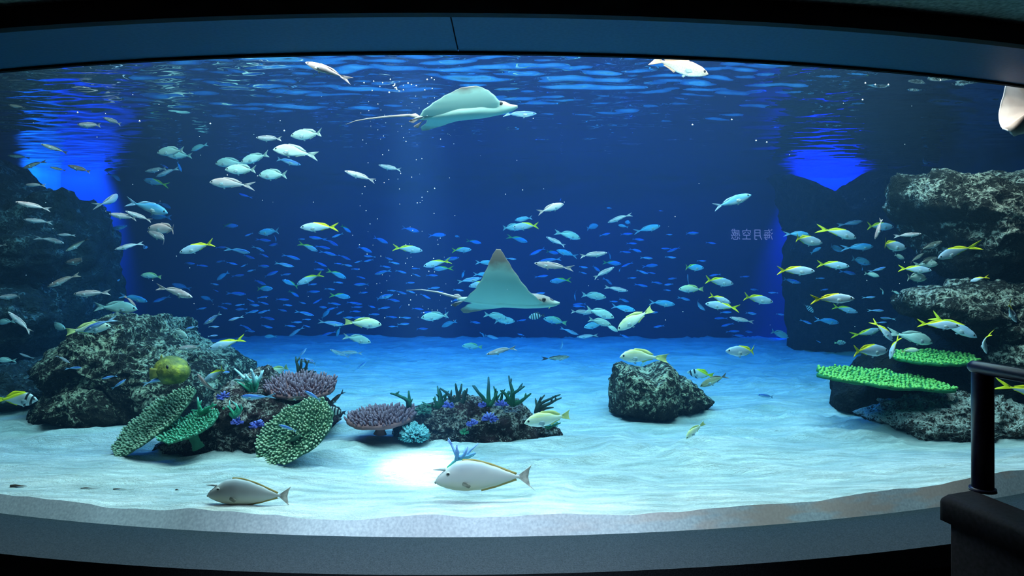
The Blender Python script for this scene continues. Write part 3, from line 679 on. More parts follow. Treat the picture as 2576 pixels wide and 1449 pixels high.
F_pale = finm('fin_pale', (.42, .54, .56)); F_sil = finm('fin_silver', (.55, .52, .52)); F_yel = finm('fin_yellow', (.80, .78, .02)); F_blu = finm('fin_blue', (.25, .45, .62)); F_dark = finm('fin_dark', (.05, .06, .08))
F_gre = finm('fin_greygreen', (.42, .55, .50)); F_yl2 = finm('fin_pale_yellow', (.75, .78, .28)); F_pnk = finm('fin_pink', (.75, .55, .50)); F_brn = finm('fin_brown', (.30, .24, .20))
D_LONG = lambda h, z0: ([(.18, z0), (-.02, z0*.94), (-.22, z0*.42)], [(.14, z0+h*.55), (0, z0*.94+h), (-.12, z0*.75+h*.7), (-.26, z0*.42+h*.6)])
def dorsal(h, z0): return D_LONG(h, z0)
def anal(h, z0): return ([(-.02, -z0*.95), (-.12, -z0*.75), (-.22, -z0*.42)], [(-.05, -z0*.95-h), (-.14, -z0*.75-h*.7), (-.25, -z0*.42-h*.5)])
species('s', 'silver_fish', SLIM, .085, .085, fish_mat('fish_silver', (.30, .24, .25), (.62, .60, .62), (.92, .92, .90), .085, -.092, speck=.25), F_sil, .31, dorsal(.018, .080), anal(.014, .085), 'slim silver fish')
species('m', 'dark_backed_fish', SLIM, .08, .08, fish_mat('fish_darkback', (.05, .07, .06), (.28, .33, .30), (.82, .85, .80), .085, -.092, speck=.5), F_dark, .31, dorsal(.016, .080), anal(.012, .085), 'dark-backed slim fish')
species('w', 'brown_backed_fish', SLIM, .08, .08, fish_mat('fish_brownback', (.18, .12, .11), (.40, .33, .31), (.85, .85, .82), .085, -.092, speck=.5), F_brn, .33, dorsal(.016, .080), anal(.012, .085), 'brown-backed slim fish')
species('p', 'pink_fish', MID, .11, .115, fish_mat('fish_pink', (.68, .42, .38), (.75, .62, .60), (.92, .94, .92), .128, -.118), F_pnk, .42, dorsal(.03, .115), anal(.02, .10), 'pink-backed silver fish')
species('y', 'yellowtail_fish', MID, .125, .13, fish_mat('fish_yellowtail', (.28, .42, .55), (.42, .55, .66), (.84, .90, .90), .128, -.118, (.068, .34), (.80, .78, .02)), F_yel, .37, dorsal(.014, .118), anal(.012, .105), 'silver-blue fish with yellow back and tail')
species('b', 'blue_fish', SLIM, .10, .09, fish_mat('fish_blue', (.07, .20, .58), (.20, .45, .75), (.78, .90, .92), .085, -.092, stripe=(.018, .046, (.05, .10, .50))), F_blu, .30, dorsal(.012, .080), anal(.010, .085), 'slim blue fish')
species('B', 'blue_fusilier', MID, .12, .12, fish_mat('fish_blue_mid', (.06, .30, .62), (.14, .48, .72), (.60, .82, .85), .128, -.118), F_blu, .36, dorsal(.014, .118), anal(.012, .105), 'oval bright blue fish')
species('g', 'blue_greentail_fish', MID, .12, .12, fish_mat('fish_blue_green', (.05, .30, .62), (.12, .45, .75), (.55, .80, .88), .128, -.118, (.072, .34), (.30, .55, .12)), finm('fin_green', (.35, .62, .12)), .36, dorsal(.014, .118), anal(.012, .105), 'blue fish with greenish yellow tail')
species('t', 'teal_fish', FULL, .09, .12, fish_mat('fish_teal', (.24, .36, .32), (.42, .58, .52), (.80, .92, .86), .16, -.128, lines=((.62, .78, .70), 210)), F_gre, .36, dorsal(.032, .145), anal(.026, .115), 'deep grey-green fish')
species('n', 'yellow_snapper', FULL, .045, .105, fish_mat('fish_snapper', (.60, .62, .26), (.66, .72, .52), (.85, .90, .84), .16, -.128, lines=((.62, .72, .66), 130)), F_yl2, .40, dorsal(.035, .145), anal(.03, .115), 'pale yellow snapper')
species('k', 'sooty_fish', SLIM, .12, .10, fish_mat('fish_sooty', (.05, .035, .03), (.12, .09, .07), (.28, .24, .2), .085, -.092), F_dark, .30, dorsal(.012, .080), anal(.010, .085), 'dark brown slim fish')
def band_mat(name, base, bands, col, slope=0.0, extra=None, top=None):
    n = NT(name, .45, .3); p = n.obj(); X, Y, Z = n.sep(p)
    u = n.math('MULTIPLY_ADD', Z, slope, X)
    c = base
    c = n.mix(n.ramp(n.noise(p, 10, 2), [(.3, 0.0), (.8, .25)]), c, tuple(q*.7 for q in base))
    if extra: c = n.mix(n.ramp(n.math('SUBTRACT', Z, n.math('MULTIPLY_ADD', X, extra[1], extra[0])), [(0.0, 0.0), (.03, 1.0)]), c, extra[2])
    for (a, b_) in bands:
        g = n.math('MULTIPLY', n.math('GREATER_THAN', u, a), n.math('LESS_THAN', u, b_)); c = n.mix(g, c, col)
    n.color(c); return n.m
species('z', 'striped_damselfish', DEEP, .07, .12, band_mat('fish_striped', (.62, .70, .66), [(-.27, -.22), (-.14, -.07), (.02, .09), (.17, .24), (.31, .36)], (.015, .02, .03)), F_dark, .22, dorsal(.05, .20), anal(.04, .18), 'round fish with black and white bars')
species('Z', 'striped_butterflyfish', DEEP, .03, .10, band_mat('fish_striped2', (.72, .70, .58), [(-.28, -.24), (-.18, -.14), (-.08, -.04), (.02, .06), (.12, .16), (.24, .29)], (.03, .03, .03), .35), F_yl2, .17, dorsal(.05, .20), anal(.04, .18), 'round cream fish with thin dark bars')
species('r', 'rabbitfish', DEEP[:1]+[(.1, .07, -.06, .03), (.28, .15, -.15, .052), (.5, .17, -.175, .055), (.72, .13, -.13, .042), (.9, .05, -.05, .02), (1, .03, -.03, .012)], .06, .11, band_mat('fish_rabbit', (.78, .84, .80), [(.18, .245), (.335, .39)], (.02, .03, .04), -.35, (.06, .42, (.82, .85, .03))), F_yel, .34, dorsal(.03, .16), anal(.02, .16), 'white rabbitfish with black bars and yellow rear')
species('q', 'goatfish', MID, .12, .11, fish_mat('fish_goat', (.30, .24, .12), (.42, .36, .20), (.70, .68, .50), .128, -.118, stripe=(-.05, -.01, (.75, .72, .40))), F_brn, .36, dorsal(.02, .118), anal(.015, .105), 'olive brown goatfish with a pale stripe')
species('e', 'emperor_fish', MID, .09, .13, fish_mat('fish_emperor', (.55, .32, .24), (.50, .40, .32), (.82, .85, .75), .128, -.118, speck=.3), finm('fin_orange', (.8, .5, .35)), .58, dorsal(.03, .118), anal(.03, .105), 'big brown and pink fish')

def fish_parts(key, b):
    """returns list of (part name, verts, faces, material)"""
    s = SP[key]; P = s['prof']; out = []
    v, f = body_mesh('b', P, None, b); out.append(('body', v, f, s['mb']))
    h0 = lerp_prof(P, 1)[0]*1.0; th, fk = s['th'], s['fork']
    base = [(-.27, -h0), (-.29, 0), (-.27, h0)]
    tip = [(-.5, -th), (-.465, -th*.62), (-.5+fk, 0), (-.465, th*.62), (-.5, th)]
    out.append(('tail_fin', *fin_geo(base, tip, .010, b, 12), s['tm']))
    TP = lambda x: lerp_prof(P, (.5-x)/.8)
    d = s['dorsal']; out.append(('dorsal_fin', *fin_geo([(x, TP(x)[0]-.010) for x, z in d[0]], [(x, TP(min(.2, x+.02))[0]+(z-d[0][min(i, 2)][1])*1.0+.004) for i, (x, z) in enumerate(d[1])], .008, b, 7), s['mf']))
    d = s['anal']; out.append(('anal_fin', *fin_geo([(x, TP(x)[1]+.010) for x, z in d[0]], [(x, TP(x+.02)[1]+min(-.006, z-d[0][min(i, 2)][1])) for i, (x, z) in enumerate(d[1])], .008, b, 5), s['mf']))
    hw = lerp_prof(P, .28)[2]; zb = lerp_prof(P, .3)[1]
    for sg in (-1, 1):
        out.append(('pectoral_fin', *fin_geo([(.25, -.005), (.245, zb*.45)], [(.12, .004), (.11, zb*.5), (.15, zb*.85)], .006, 0, 4, sg*.030, sg*(hw*.86)), F_pale))
    out.append(('pelvic_fin', *fin_geo([(.17, zb+.008), (.12, zb+.006)], [(.12, zb-.045), (.08, zb-.03)], .012, 0, 3), F_pale))
    ex = .5-.8*.095; ew = lerp_prof(P, .095); ez = (ew[0]+ew[1])/2+(ew[0]-ew[1])*.14; er = .013+.10*(ew[0]-ew[1])*.9
    for sg in (-1, 1): out.append(('eye', *eye_geo(ex, ez, sg*ew[2]*.97, er), EYE))
    return out
CACHE = {}
def proto(key, bi):
    k = (key, bi)
    if k not in CACHE: CACHE[k] = [(n, mesh(SP[key]['nm']+'_'+n, v, f, m)) for n, v, f, m in fish_parts(key, (-.9, -.35, .35, .9)[bi])]
    return CACHE[k]
def merged(key, bi):
    k = (key, bi, 'm')
    if k not in CACHE:
        mb = MB(); mats = []
        for n, v, f, m in fish_parts(key, (-.9, -.35, .35, .9)[bi]):
            if n in ('body', 'tail_fin', 'dorsal_fin', 'anal_fin'):
                if m not in mats: mats.append(m)
                mb.cur = mats.index(m); mb.add(v, f)
        CACHE[k] = mesh(SP[key]['nm'], mb.v, mb.f, mats, True, mb.mi)
    return CACHE[k]
def frame(fwd, roll=0):
    f = fwd.normalized(); up = Vector((0, 0, 1))-f*f.z
    if up.length < .25: up = Vector((0, -.6, 1))-f*Vector((0, -.6, 1)).dot(f)
    up.normalize(); side = up.cross(f)
    R = Matrix((f, side, up)).transposed()
    if roll: R = R @ Matrix.Rotation(math.radians(roll), 3, 'X')
    return R.to_4x4()
FISHLOG = []
def place(key, hx, hy, tx, ty, D=None, yaw=None, roll=0, Lk=1.0):
    s = SP[key]; rnd = random.Random(int(hx*31+hy*17+tx))
    px = math.hypot(hx-tx, hy-ty)
    if yaw is None: yaw = rnd.uniform(-24, 24)
    L = s['L']*Lk; y = math.radians(yaw)
    my = (hy+ty)/2; mx = (hx+tx)/2
    if D is None: D = F*L*math.cos(y)/px
    low = max(hy, ty)+px*.12
    if low > 700: D = min(D, (CZ-.20)*F/(low-HY))
    if min(hy, ty) < 600: D = min(D, 1.70*F/(HY-min(hy, ty)))
    D = min(D, 13.2)
    k_ = (mx-CX)/F
    if k_ > 0: D = min(D, (XR-.35)/k_)
    if k_ < 0: D = min(D, (XL+.5)/k_)
    if mx > 1940 and my > 415: D = min(D, 11.2)
    if mx > 2262 and my > 440: D = min(D, 6.25)
    elif mx > 2180 and my > 600: D = min(D, 7.3)
    if mx < 245 and my > 395: D = min(D, 7.5)
    if 150 < mx < 600 and my > 800: D = min(D, 6.3)
    x = k_*D
    hl = (D/F*px)/2*abs(math.tan(y))
    Dm = gd(x)+.12+hl; D = max(D, Dm)
    hd = hl
    dh = D+math.copysign(hd, yaw); dt = D-math.copysign(hd, yaw)
    H, T = at(hx, hy, dh), at(tx, ty, dt); v = H-T; sc = v.length; mid = (H+T)/2
    m = frame(v, roll) @ Matrix.Scale(sc, 4); m.translation = mid
    full = px >= 42
    bi = rnd.randrange(4)
    if full:
        o = bpy.data.objects.new(s['nm'], None); COL.objects.link(o); o.empty_display_size = .05
        for n, me in proto(key, bi):
            if n in ('eye', 'pectoral_fin', 'pelvic_fin') and px < 52 and n != 'eye': continue
            c = bpy.data.objects.new(n, me); COL.objects.link(c); c.parent = o
    else:
        o = bpy.data.objects.new(s['nm'], merged(key, bi)); COL.objects.link(o)
    o.matrix_world = m
    FISHLOG.append([o, key, mx, my, px, 'right' if hx > tx else 'left', math.degrees(math.atan2(ty-hy, abs(hx-tx)+1e-6)), abs(yaw) > 45])
    return o
DATA = """
m 21 264 70 272
s 194 313 262 317
s 259 295 311 315
m 102 362 172 385
m 19 391 76 396
m 57 424 112 404
m 125 420 168 430
w 170 416 234 434
s 63 465 110 466
s 262 429 291 424 y40
t 303 455 280 436 y50
t 395 384 470 379
t 418 390 487 393
t 481 379 521 362
s 365 431 424 424
s 392 445 446 422
y 361 452 421 466
t 457 432 443 406 y35
b 424 424 402 412
s 644 346 715 351
t 731 341 822 339
t 687 375 792 388
t 542 411 612 408
t 606 408 681 388
b 757 415 687 396 k1.2
t 566 426 655 430
t 651 440 730 441
p 527 458 626 465
b 601 487 630 497
s 38 508 123 526
s 59 552 129 560
p 297 490 262 520 y58
B 422 536 327 508 k1.1
s 274 538 351 551
s 315 531 384 557
t 430 524 402 510
t 378 543 426 547
b 320 568 262 581 k1.2
p 372 574 464 579 k.9
s 371 582 439 609
s 144 590 189 592
s 161 612 104 598
m 165 632 226 599
s 288 628 356 611
s 372 622 350 622 y65
w 164 661 234 653
w 119 722 196 690
w -38 628 19 614
B 296 679 246 672
s 306 700 279 712 y55
n 354 692 409 697 D9
s 185 740 271 736
s 484 748 404 721
p 432 714 480 728
s -6 748 68 744
B 371 759 308 742
b 384 760 432 744 k1.2
w 342 771 316 744 y35 D5.6
t 346 777 244 771 k1.25
s 20 784 81 836
n 279 820 170 834 k1.2 D6.9
b 210 835 270 803 D5.7
t 165 827 118 815 D8.2
t -8 905 38 908 D7
s 49 889 82 903
s 176 913 142 893 D6.3
b 205 925 171 926 D6.2
b 256 953 297 944 D6.0
b 317 954 279 981 D5.9
b 434 946 359 966 D5.6
r 95 1006 4 1000 D5.9
t 473 851 428 824 D6.6
s 445 877 519 873 D6.1
y 525 877 612 853 D6.3
t -6 812 32 808
w 496 940 537 996 D5.5
y 511 962 576 922 D6.0
b 578 936 556 937 y60 D5.7
b 606 997 679 1001 D5.4
n 664 950 735 918 D7.4
b 751 903 810 914 D6.8
b 771 876 750 902 D7.2
k 722 1006 777 996 D5.5
b 766 983 810 1008 D5.3
k 823 1023 869 981 D6.2
s 830 879 882 901
s 856 886 913 888
b 512 816 560 786 k1.1
b 867 817 802 810 k1.1
n 960 816 870 812
t 933 861 864 845 k.9
s 726 847 763 823
t 665 847 695 847 k.6
b 790 794 745 782
t 829 781 806 803 k.8
b 728 754 692 753
b 691 804 657 797
n 847 847 856 822 k.8
b 810 844 843 835
b 575 806 608 797
b 467 828 496 821
y 599 568 554 569
y 755 572 851 571
y 883 585 855 566 k.8
y 451 636 542 610
y 799 632 756 612 k.8
y 747 715 811 688
b 851 619 817 601 k1.2
b 777 596 815 602
B 976 612 938 596
B 936 635 898 620
b 755 653 714 641
b 740 671 690 661
b 629 636 579 626
b 641 651 609 641
b 700 682 661 697 k1.1
t 545 705 576 684 k.8
g 686 726 642 727 k.8
b 669 716 636 704
g 710 704 752 722 k.8
g 752 747 725 731 k.8
b 619 740 572 737 k1.2
g 881 748 832 742 k.85
g 871 700 824 680 k.85
b 919 701 897 695
b 890 716 932 715
b 787 764 812 751
b 805 733 766 735
b 847 643 806 632
b 882 654 851 641
b 823 671 790 657
b 831 626 798 619
B 650 586 708 581
t 694 609 694 592 k.5
b 682 606 645 602
b 676 618 708 612
b 942 690 982 680
b 989 741 937 754 k1.2
b 1006 758 971 752
b 905 764 871 760
b 571 622 540 623
b 550 734 536 728
t 505 746 538 757 k.8
B 1055 583 1011 573
B 1122 591 1077 593
t 1144 594 1158 596 y40 k.5
y 1063 631 989 622
g 1211 612 1173 605 k.85
y 1186 628 1134 630 k.9
b 1155 648 1109 655 k1.2
y 1065 670 1130 655 k.95
y 1090 677 1134 675 k.85
t 1162 699 1169 680 k.5
b 1212 699 1149 710 k1.2 D8.0
B 1238 692 1192 690 D9.5
y 1179 721 1238 708 D8.6
B 1246 662 1197 660 D9.3
b 1299 652 1272 650 D9.5
B 1295 554 1343 548 D8.6
y 1289 571 1359 567
t 1318 572 1258 573
g 1327 609 1281 595
p 1418 513 1355 535 k.75
t 1460 600 1401 583 y15
s 1374 596 1426 620
b 1332 642 1373 624 k1.2
g 1405 638 1370 632
B 1400 629 1452 646
b 1355 658 1412 651 k1.3
s 1344 662 1436 676 k1.1
b 1379 693 1348 697
y 1383 708 1435 704
b 1448 757 1443 729 k1
b 1408 507 1412 498 k.4
t 1505 567 1472 576 y40 k.9
s 1529 560 1585 538 k1.1
t 1572 559 1590 561 y60 k.7
B 1661 568 1600 583
t 1526 523 1539 524 k.5
b 1657 530 1668 531 k.5
s 1528 636 1455 645 k1.05
t 1536 652 1533 634 y45 k.7
g 1563 664 1517 660
b 1563 672 1592 660
s 1545 672 1490 700
t 1557 684 1560 675 k.4
s 1540 716 1520 699 y45
s 1580 732 1521 722
t 1525 748 1460 742
B 1510 683 1487 668
b 1592 588 1558 590
b 1621 604 1588 601
b 1603 613 1576 612
B 1614 634 1584 626
b 1587 635 1559 633
b 1663 625 1690 626
b 1678 634 1714 622
B 1655 667 1616 671
g 1771 674 1712 672 k.9
b 1758 586 1718 588
b 1802 613 1775 610
s 1730 690 1731 720 y20 k.7
n 1707 727 1774 728 k.85
y 1845 714 1768 703
s 1774 781 1742 755 y30
y 1774 764 1860 776
y 1838 762 1782 742 D6.8
y 1945 760 1861 744
B 1698 766 1633 760
n 1553 830 1640 778
n 1559 897 1660 897
t 1610 925 1626 908 k.55
m 1433 897 1368 905
s 1409 881 1421 848 y30
s 1451 848 1504 844
s 1455 842 1412 826
n 1367 801 1427 814
z 1330 799 1370 792
b 1324 804 1300 808
g 1406 763 1378 774 D6.2 k.7
s 1492 787 1433 783
t 1545 799 1472 777
B 1598 781 1536 770
t 1469 823 1522 815
t 1538 818 1480 802 D7.6
t 1554 834 1522 816 D8
b 1441 766 1474 764
b 1441 770 1472 771
r 1728 936 1798 946
q 1761 972 1834 940
t 1218 848 1212 836 y45 k.5
s 1254 852 1214 842
n 1162 870 1216 874 k.9
s 1223 892 1296 872
t 1059 799 1134 794 k1.05
t 1111 822 1148 808 k.85
t 1122 803 1122 774 k.7
t 1276 802 1215 790
t 1295 808 1237 806
b 1000 799 970 796
b 1087 785 1057 787
b 1066 779 1036 775
b 1077 827 1045 827
b 912 765 884 764
b 912 772 882 773
b 908 784 880 783
b 1004 776 1010 768
y 2069 611 1982 598
B 2036 590 1980 588 D8
t 2066 622 2038 638 k.8
y 2154 599 2072 573
y 2050 682 1952 680
y 2137 670 2052 664
t 2122 632 2079 618
B 2197 620 2128 624
s 2170 556 2119 566 k1.05
y 2249 571 2174 569 k1.05
s 2201 602 2221 549 D5.7
y 2280 624 2198 612
y 2359 650 2441 617
s 2318 588 2253 594 k1.05
y 2344 680 2259 675
t 2331 700 2273 698
t 2360 664 2303 666
m 2370 607 2304 632 k1.1
m 2324 637 2285 662 k1.1
m 2360 648 2297 664 k1.1
y 2440 708 2483 696 y35 D5.6
t 2190 664 2137 650
t 2275 651 2246 640 k.8
b 2153 690 2115 682 k1.2
t 2212 695 2172 687
t 2169 681 2170 670 k.4
b 2228 672 2192 684
b 2015 712 1963 701 k1.2
y 2150 751 2039 752
y 2158 786 2093 770
z 2046 786 2024 764 k.9
b 1886 695 1864 697
y 1825 883 1920 886
b 1857 875 1854 864 k.4
s 1835 798 1897 812
b 1797 801 1828 800
b 1814 821 1846 813
b 1861 833 1825 834
b 1894 836 1867 833
b 1872 845 1839 843
t 1984 849 1935 832 D11
Z 2128 862 2099 863
y 2234 882 2134 882
y 2214 828 2152 846
y 2246 858 2204 808 D5.9
y 2238 903 2256 846 D5.5 y25
n 2312 880 2265 883 D6.8
t 2346 862 2254 838 D7
y 2415 820 2310 815 D5.6
y 2458 849 2346 795 D6.2
y 2558 810 2527 760 y30 D5.5
y 2482 889 2466 834 y30 D5.5
t 2221 741 2222 725 y40 k.5
t 2263 740 2243 731 k.5
y 2650 1002 2534 972 D5.4
B 2111 812 2052 804
b 2065 862 2052 856
B 2335 412 2311 402 y30
B 1890 490 1797 523
s 867 430 945 455
s 952 415 1014 430
s 768 157 870 194
e 1782 186 1630 150
b 1350 286 1268 289 D6.3
n 1319 1063 1441 1046 D5.35
n 1725 1104 1769 1061
b 701 1069 748 1084 D5.15
z 823 1030 868 1040 D5.9
b 1906 993 1950 1000
b 922 910 892 933
t 1555 566 1580 572 k.5
b 560 1213 552 1215 k.2
"""
for line in DATA.strip().splitlines():  # blue fish by the low boulder stands in for a gap showing sand
    a = line.split(); kw = {}
    for q in a[5:]:
        if q[0] == 'D': kw['D'] = float(q[1:])
        elif q[0] == 'y': kw['yaw'] = float(q[1:])
        elif q[0] == 'k': kw['Lk'] = float(q[1:])
    if a[1] == '560': continue
    place(a[0], *[float(q) for q in a[1:5]], **kw)
# the faint far part of the school
rs = random.Random(5); SCHOOL = []
spots = []
tries = 0
while len(spots) < 118 and tries < 9000:
    tries += 1
    z = rs.random()
    if z < .72: x, y = rs.gauss(770, 135), rs.gauss(735, 75)
    elif z < .86: x, y = rs.gauss(1640, 110), rs.gauss(690, 70)
    else: x, y = rs.uniform(1000, 2300), rs.gauss(780, 50)
    if not (460 < x < 2320 and 585 < y < 848): continue
    if any(abs(x-q[0]) < 22 and abs(y-q[1]) < 9 for q in spots): continue
    if any(abs(x-q[2]) < (q[4]*.5+18) and abs(y-q[3]) < 14 for q in FISHLOG): continue
    spots.append((x, y))
NL = len(FISHLOG)
for (x, y) in spots:
    L = rs.uniform(19, 33); a = rs.gauss(6, 9); d = 1 if rs.random() < .8 else -1
    dx, dy = L/2*math.cos(math.radians(a))*d, L/2*math.sin(math.radians(a))
    place('b', x+dx, y+dy, x-dx, y-dy, D=rs.uniform(10.5, 12.8), yaw=rs.uniform(-25, 25))

# ---- labels
LAND = [(1290, 700, 'the lower eagle ray'), (1170, 285, 'the upper eagle ray'), (380, 900, 'the tall left rock mound'), (757, 965, 'the dusky purple coral'),
        (1620, 960, 'the square-topped rock'), (1892, 592, 'the mirrored lettering'), (2350, 900, 'the upper green shelf coral'), (2210, 955, 'the lower green shelf coral'),
        (2420, 560, 'the upper right boulder'), (2450, 790, 'the middle right boulder'), (60, 660, 'the left rock bulge'), (1350, 797, 'the black-barred damselfish'),
        (577, 461, 'the large pink-backed fish'), (425, 930, 'the yellow pufferfish'), (1845, 507, 'the lone large blue fish'), (1210, 1030, 'the centre reef'),
        (390, 1060, 'the olive plate coral'), (2400, 637, 'the brightest yellow-tailed fish'), (1706, 166, 'the big brown fish at the surface'), (1660, 450, 'the empty upper water')]
def rel(mx, my, skip):
    best = None
    for (x, y, nme) in LAND[:19]:
        d = math.hypot((mx-x), (my-y)*1.3)
        if d < 12: continue
        if best is None or d < best[0]: best = (d, x, y, nme)
    d, x, y, nme = best
    if abs(mx-x) > abs(my-y)*1.3: w = 'left of' if mx < x else 'right of'
    else: w = 'above' if my < y else 'below'
    return w+' '+nme
GN = {'s': 'slim silver fish', 'm': 'dark-backed slim fish', 'w': 'brown-backed slim fish', 'p': 'pink-backed fish', 'y': 'yellow-tailed fish', 'b': 'slim blue fish', 'B': 'oval blue fish', 'g': 'green-tailed blue fish', 't': 'grey-green fish', 'n': 'yellow snappers', 'k': 'dark brown fish', 'z': 'black-barred fish', 'r': 'rabbitfish'}
NOUN = {'s': 'silver fish', 'm': 'dark-backed fish', 'w': 'brown-backed fish', 'p': 'pink-backed fish', 'y': 'yellow-tailed fish', 'b': 'slim blue fish', 'B': 'oval blue fish', 'g': 'green-tailed blue fish', 't': 'grey-green fish',
        'n': 'yellow snapper', 'k': 'dark brown fish', 'z': 'black-barred fish', 'Z': 'thin-striped cream fish', 'r': 'white and yellow rabbitfish', 'q': 'olive brown goatfish', 'e': 'brown-pink fish'}
OVR = {'e': 'big brown-pink fish half hidden behind the lintel at the water surface', 'Z': 'round cream fish with thin dark bars', 'q': 'olive brown goatfish with a pale stripe behind the rabbitfish'}
bl = {}
for i, (o, key, mx, my, px, fc, tilt, end) in enumerate(FISHLOG):
    if i >= NL:
        r_ = rel(mx, my, None); o['label'] = 'faint tiny blue fish of the distant school, '+r_; o['category'] = 'fish'; o['group'] = 'faint far school '+r_; continue
    o['category'] = 'fish'
    if key in GN: o['group'] = GN[key]
    if key in OVR: o['label'] = OVR[key]; continue
    size = 'large' if px > 88 else ('small' if px < 42 else '')
    pose = 'nearly end-on' if end else ('heading '+fc+(' nose-down' if tilt < -14 else ' nose-up' if tilt > 14 else ''))
    base = ' '.join((size+' '+NOUN[key]+' '+pose+', '+rel(mx, my, None)).split())
    bl.setdefault(base, []).append((mx, my, o))
ORD = ['first', 'second', 'third', 'fourth', 'fifth', 'sixth', 'seventh', 'eighth', 'ninth', 'tenth', 'eleventh', 'twelfth', 'thirteenth', 'fourteenth', 'fifteenth']
for base, L in bl.items():
    L.sort(key=lambda q: q[0])
    for j, (mx, my, o) in enumerate(L):
        if len(L) == 1: o['label'] = base
        elif len(L) == 2: o['label'] = base+(', left one' if j == 0 else ', right one')
        else: o['label'] = base+(', '+ORD[j]+' from left')

# ------------------------------------------------------------------ unicornfish
U_B = fish_mat('unicorn_body', (.36, .41, .43), (.50, .53, .50), (.52, .50, .36), .18, -.18)
U_F = simple('unicorn_fin', (.42, .32, .10), .5, .3); U_T = simple('unicorn_tail', (.58, .56, .48), .5, .3, 30, .3); U_S = simple('unicorn_spine', (.15, .18, .75), .5, .3)
U_M = simple('unicorn_blotch', (.30, .30, .24), .6, .2, 30, .4)
def unicorn(hx, hy, tx, ty, D, label):
    P = [(0, -.045, -.075, .010), (.03, -.005, -.098, .026), (.08, .035, -.115, .040), (.15, .085, -.135, .052), (.24, .138, -.150, .062), (.36, .160, -.158, .066), (.52, .142, -.146, .058), (.7, .096, -.105, .042), (.86, .045, -.055, .022), (.95, .018, -.022, .012), (1, .016, -.018, .010)]
    root = bpy.data.objects.new('unicornfish', None); COL.objects.link(root); tag(root, label, 'fish', 'unicornfish over the sand')
    def part(n, vf, m, par=root): return obj(n, mesh(n, vf[0], vf[1], m), par)
    part('body', body_mesh('b', P, None, .15, 40, 22, .86), U_B)
    part('horn', (lambda q: (q.v, q.f))((lambda q: (q.tube([(.40, 0, .060), (.455, 0, .062), (.495, 0, .058), (.530, 0, .055)], [.020, .014, .009, .003], 10), q)[1])(MB())), U_B)
    part('dorsal_fin', fin_geo([(q, lerp_prof(P, (.5-q)/.86)[0]-.012) for q in (.24, .12, -.05, -.2, -.31)], [(q-.01, lerp_prof(P, (.5-q)/.86)[0]+.018) for q in (.24, .12, -.05, -.2, -.32)], .010, .15, 14), U_F)
    part('anal_fin', fin_geo([(q, lerp_prof(P, (.5-q)/.86)[1]+.012) for q in (.04, -.1, -.2, -.31)], [(q-.01, lerp_prof(P, (.5-q)/.86)[1]-.018) for q in (.04, -.1, -.2, -.32)], .010, .15, 12), U_F)
    part('tail_fin', fin_geo([(-.345, -.018), (-.35, 0), (-.345, .016)], [(-.52, -.140), (-.462, -.085), (-.442, 0), (-.452, .070), (-.475, .125)], .012, .15, 16), U_T)
    for sg in (-1, 1):
        part('tail_spine', (lambda q: (q.v, q.f))((lambda q: (q.tube([(-.33, sg*.014, 0), (-.35, sg*.019, 0), (-.372, sg*.014, 0)], [.006, .008, .003], 6), q)[1])(MB())), U_S)
        part('pectoral_fin', fin_geo([(.235, -.045), (.225, -.085)], [(.15, -.06), (.14, -.085), (.16, -.105)], .008, 0, 6, sg*.03, sg*.054), U_M)
        r = part('eye_ring', eye_geo(.372, .030, sg*.047, .022, 14), EYER)
        part('eye', eye_geo(.372, .030, sg*.053, .0135, 12), EYE, r)
    mo = MB(); mo.tube([(.492, 0, -.080), (.500, 0, -.072), (.505, 0, -.062)], [.010, .013, .008], 8); part('mouth', (mo.v, mo.f), U_M)
    H, T = at(hx, hy, D-.02), at(tx, ty, D+.02); v = H-T
    m = frame(v) @ Matrix.Scale(v.length, 4); m.translation = (H+T)/2; root.matrix_world = m
unicorn(524, 1232, 738, 1246, 4.44, 'grey unicornfish with a short horn hovering over the sand, the smaller one')
unicorn(1096, 1196, 1342, 1196, 4.52, 'larger grey unicornfish with blue tail spines over the sand, centre front')

# yellow pufferfish by the mound
def puffer():
    root = bpy.data.objects.new('pufferfish', None); COL.objects.link(root); tag(root, 'plump round yellow-green pufferfish in front of the rock mound', 'fish')
    n = NT('puffer_skin', .6, .3); p = n.obj(); c = n.ramp(n.noise(p, 7, 4, .6), [(.35, (.08, .11, .03)), (.55, (.22, .25, .05)), (.7, (.52, .50, .05))])
    n.color(c); n.bump(n.noise(p, 30, 3), .4, .02)
    P = [(0, .02, -.05, .04), (.06, .09, -.11, .12), (.2, .17, -.18, .20), (.42, .215, -.20, .22), (.65, .17, -.16, .17), (.85, .08, -.075, .08), (1, .04, -.04, .03)]
    obj('body', mesh('body', *body_mesh('b', P, None, .2, 30, 22, .86), n.m), root)
    ff = finm('puffer_fin', (.45, .42, .10))
    obj('tail_fin', mesh('tail_fin', *fin_geo([(-.34, -.05), (-.34, .05)], [(-.5, -.10), (-.52, 0), (-.5, .10)], .012, .2, 6), ff), root)
    obj('dorsal_fin', mesh('dorsal_fin', *fin_geo([(-.10, .14), (-.20, .10)], [(-.18, .23), (-.27, .18)], .012, .2, 5), ff), root)
    for sg in (-1, 1):
        obj('pectoral_fin', mesh('pectoral_fin', *fin_geo([(.2, .05), (.2, -.06)], [(.08, .07), (.05, -.02), (.08, -.10)], .012, 0, 5, sg*.06, sg*.20), ff), root)
        obj('eye', mesh('eye', *eye_geo(.36, .07, sg*.145, .035, 12), EYE), root)
    H, T = at(462, 935, 5.55), at(378, 928, 5.95); v = H-T
    m = frame(v, 0) @ Matrix.Scale(v.length*.93, 4); m.translation = (H+T)/2; root.matrix_world = m
puffer()

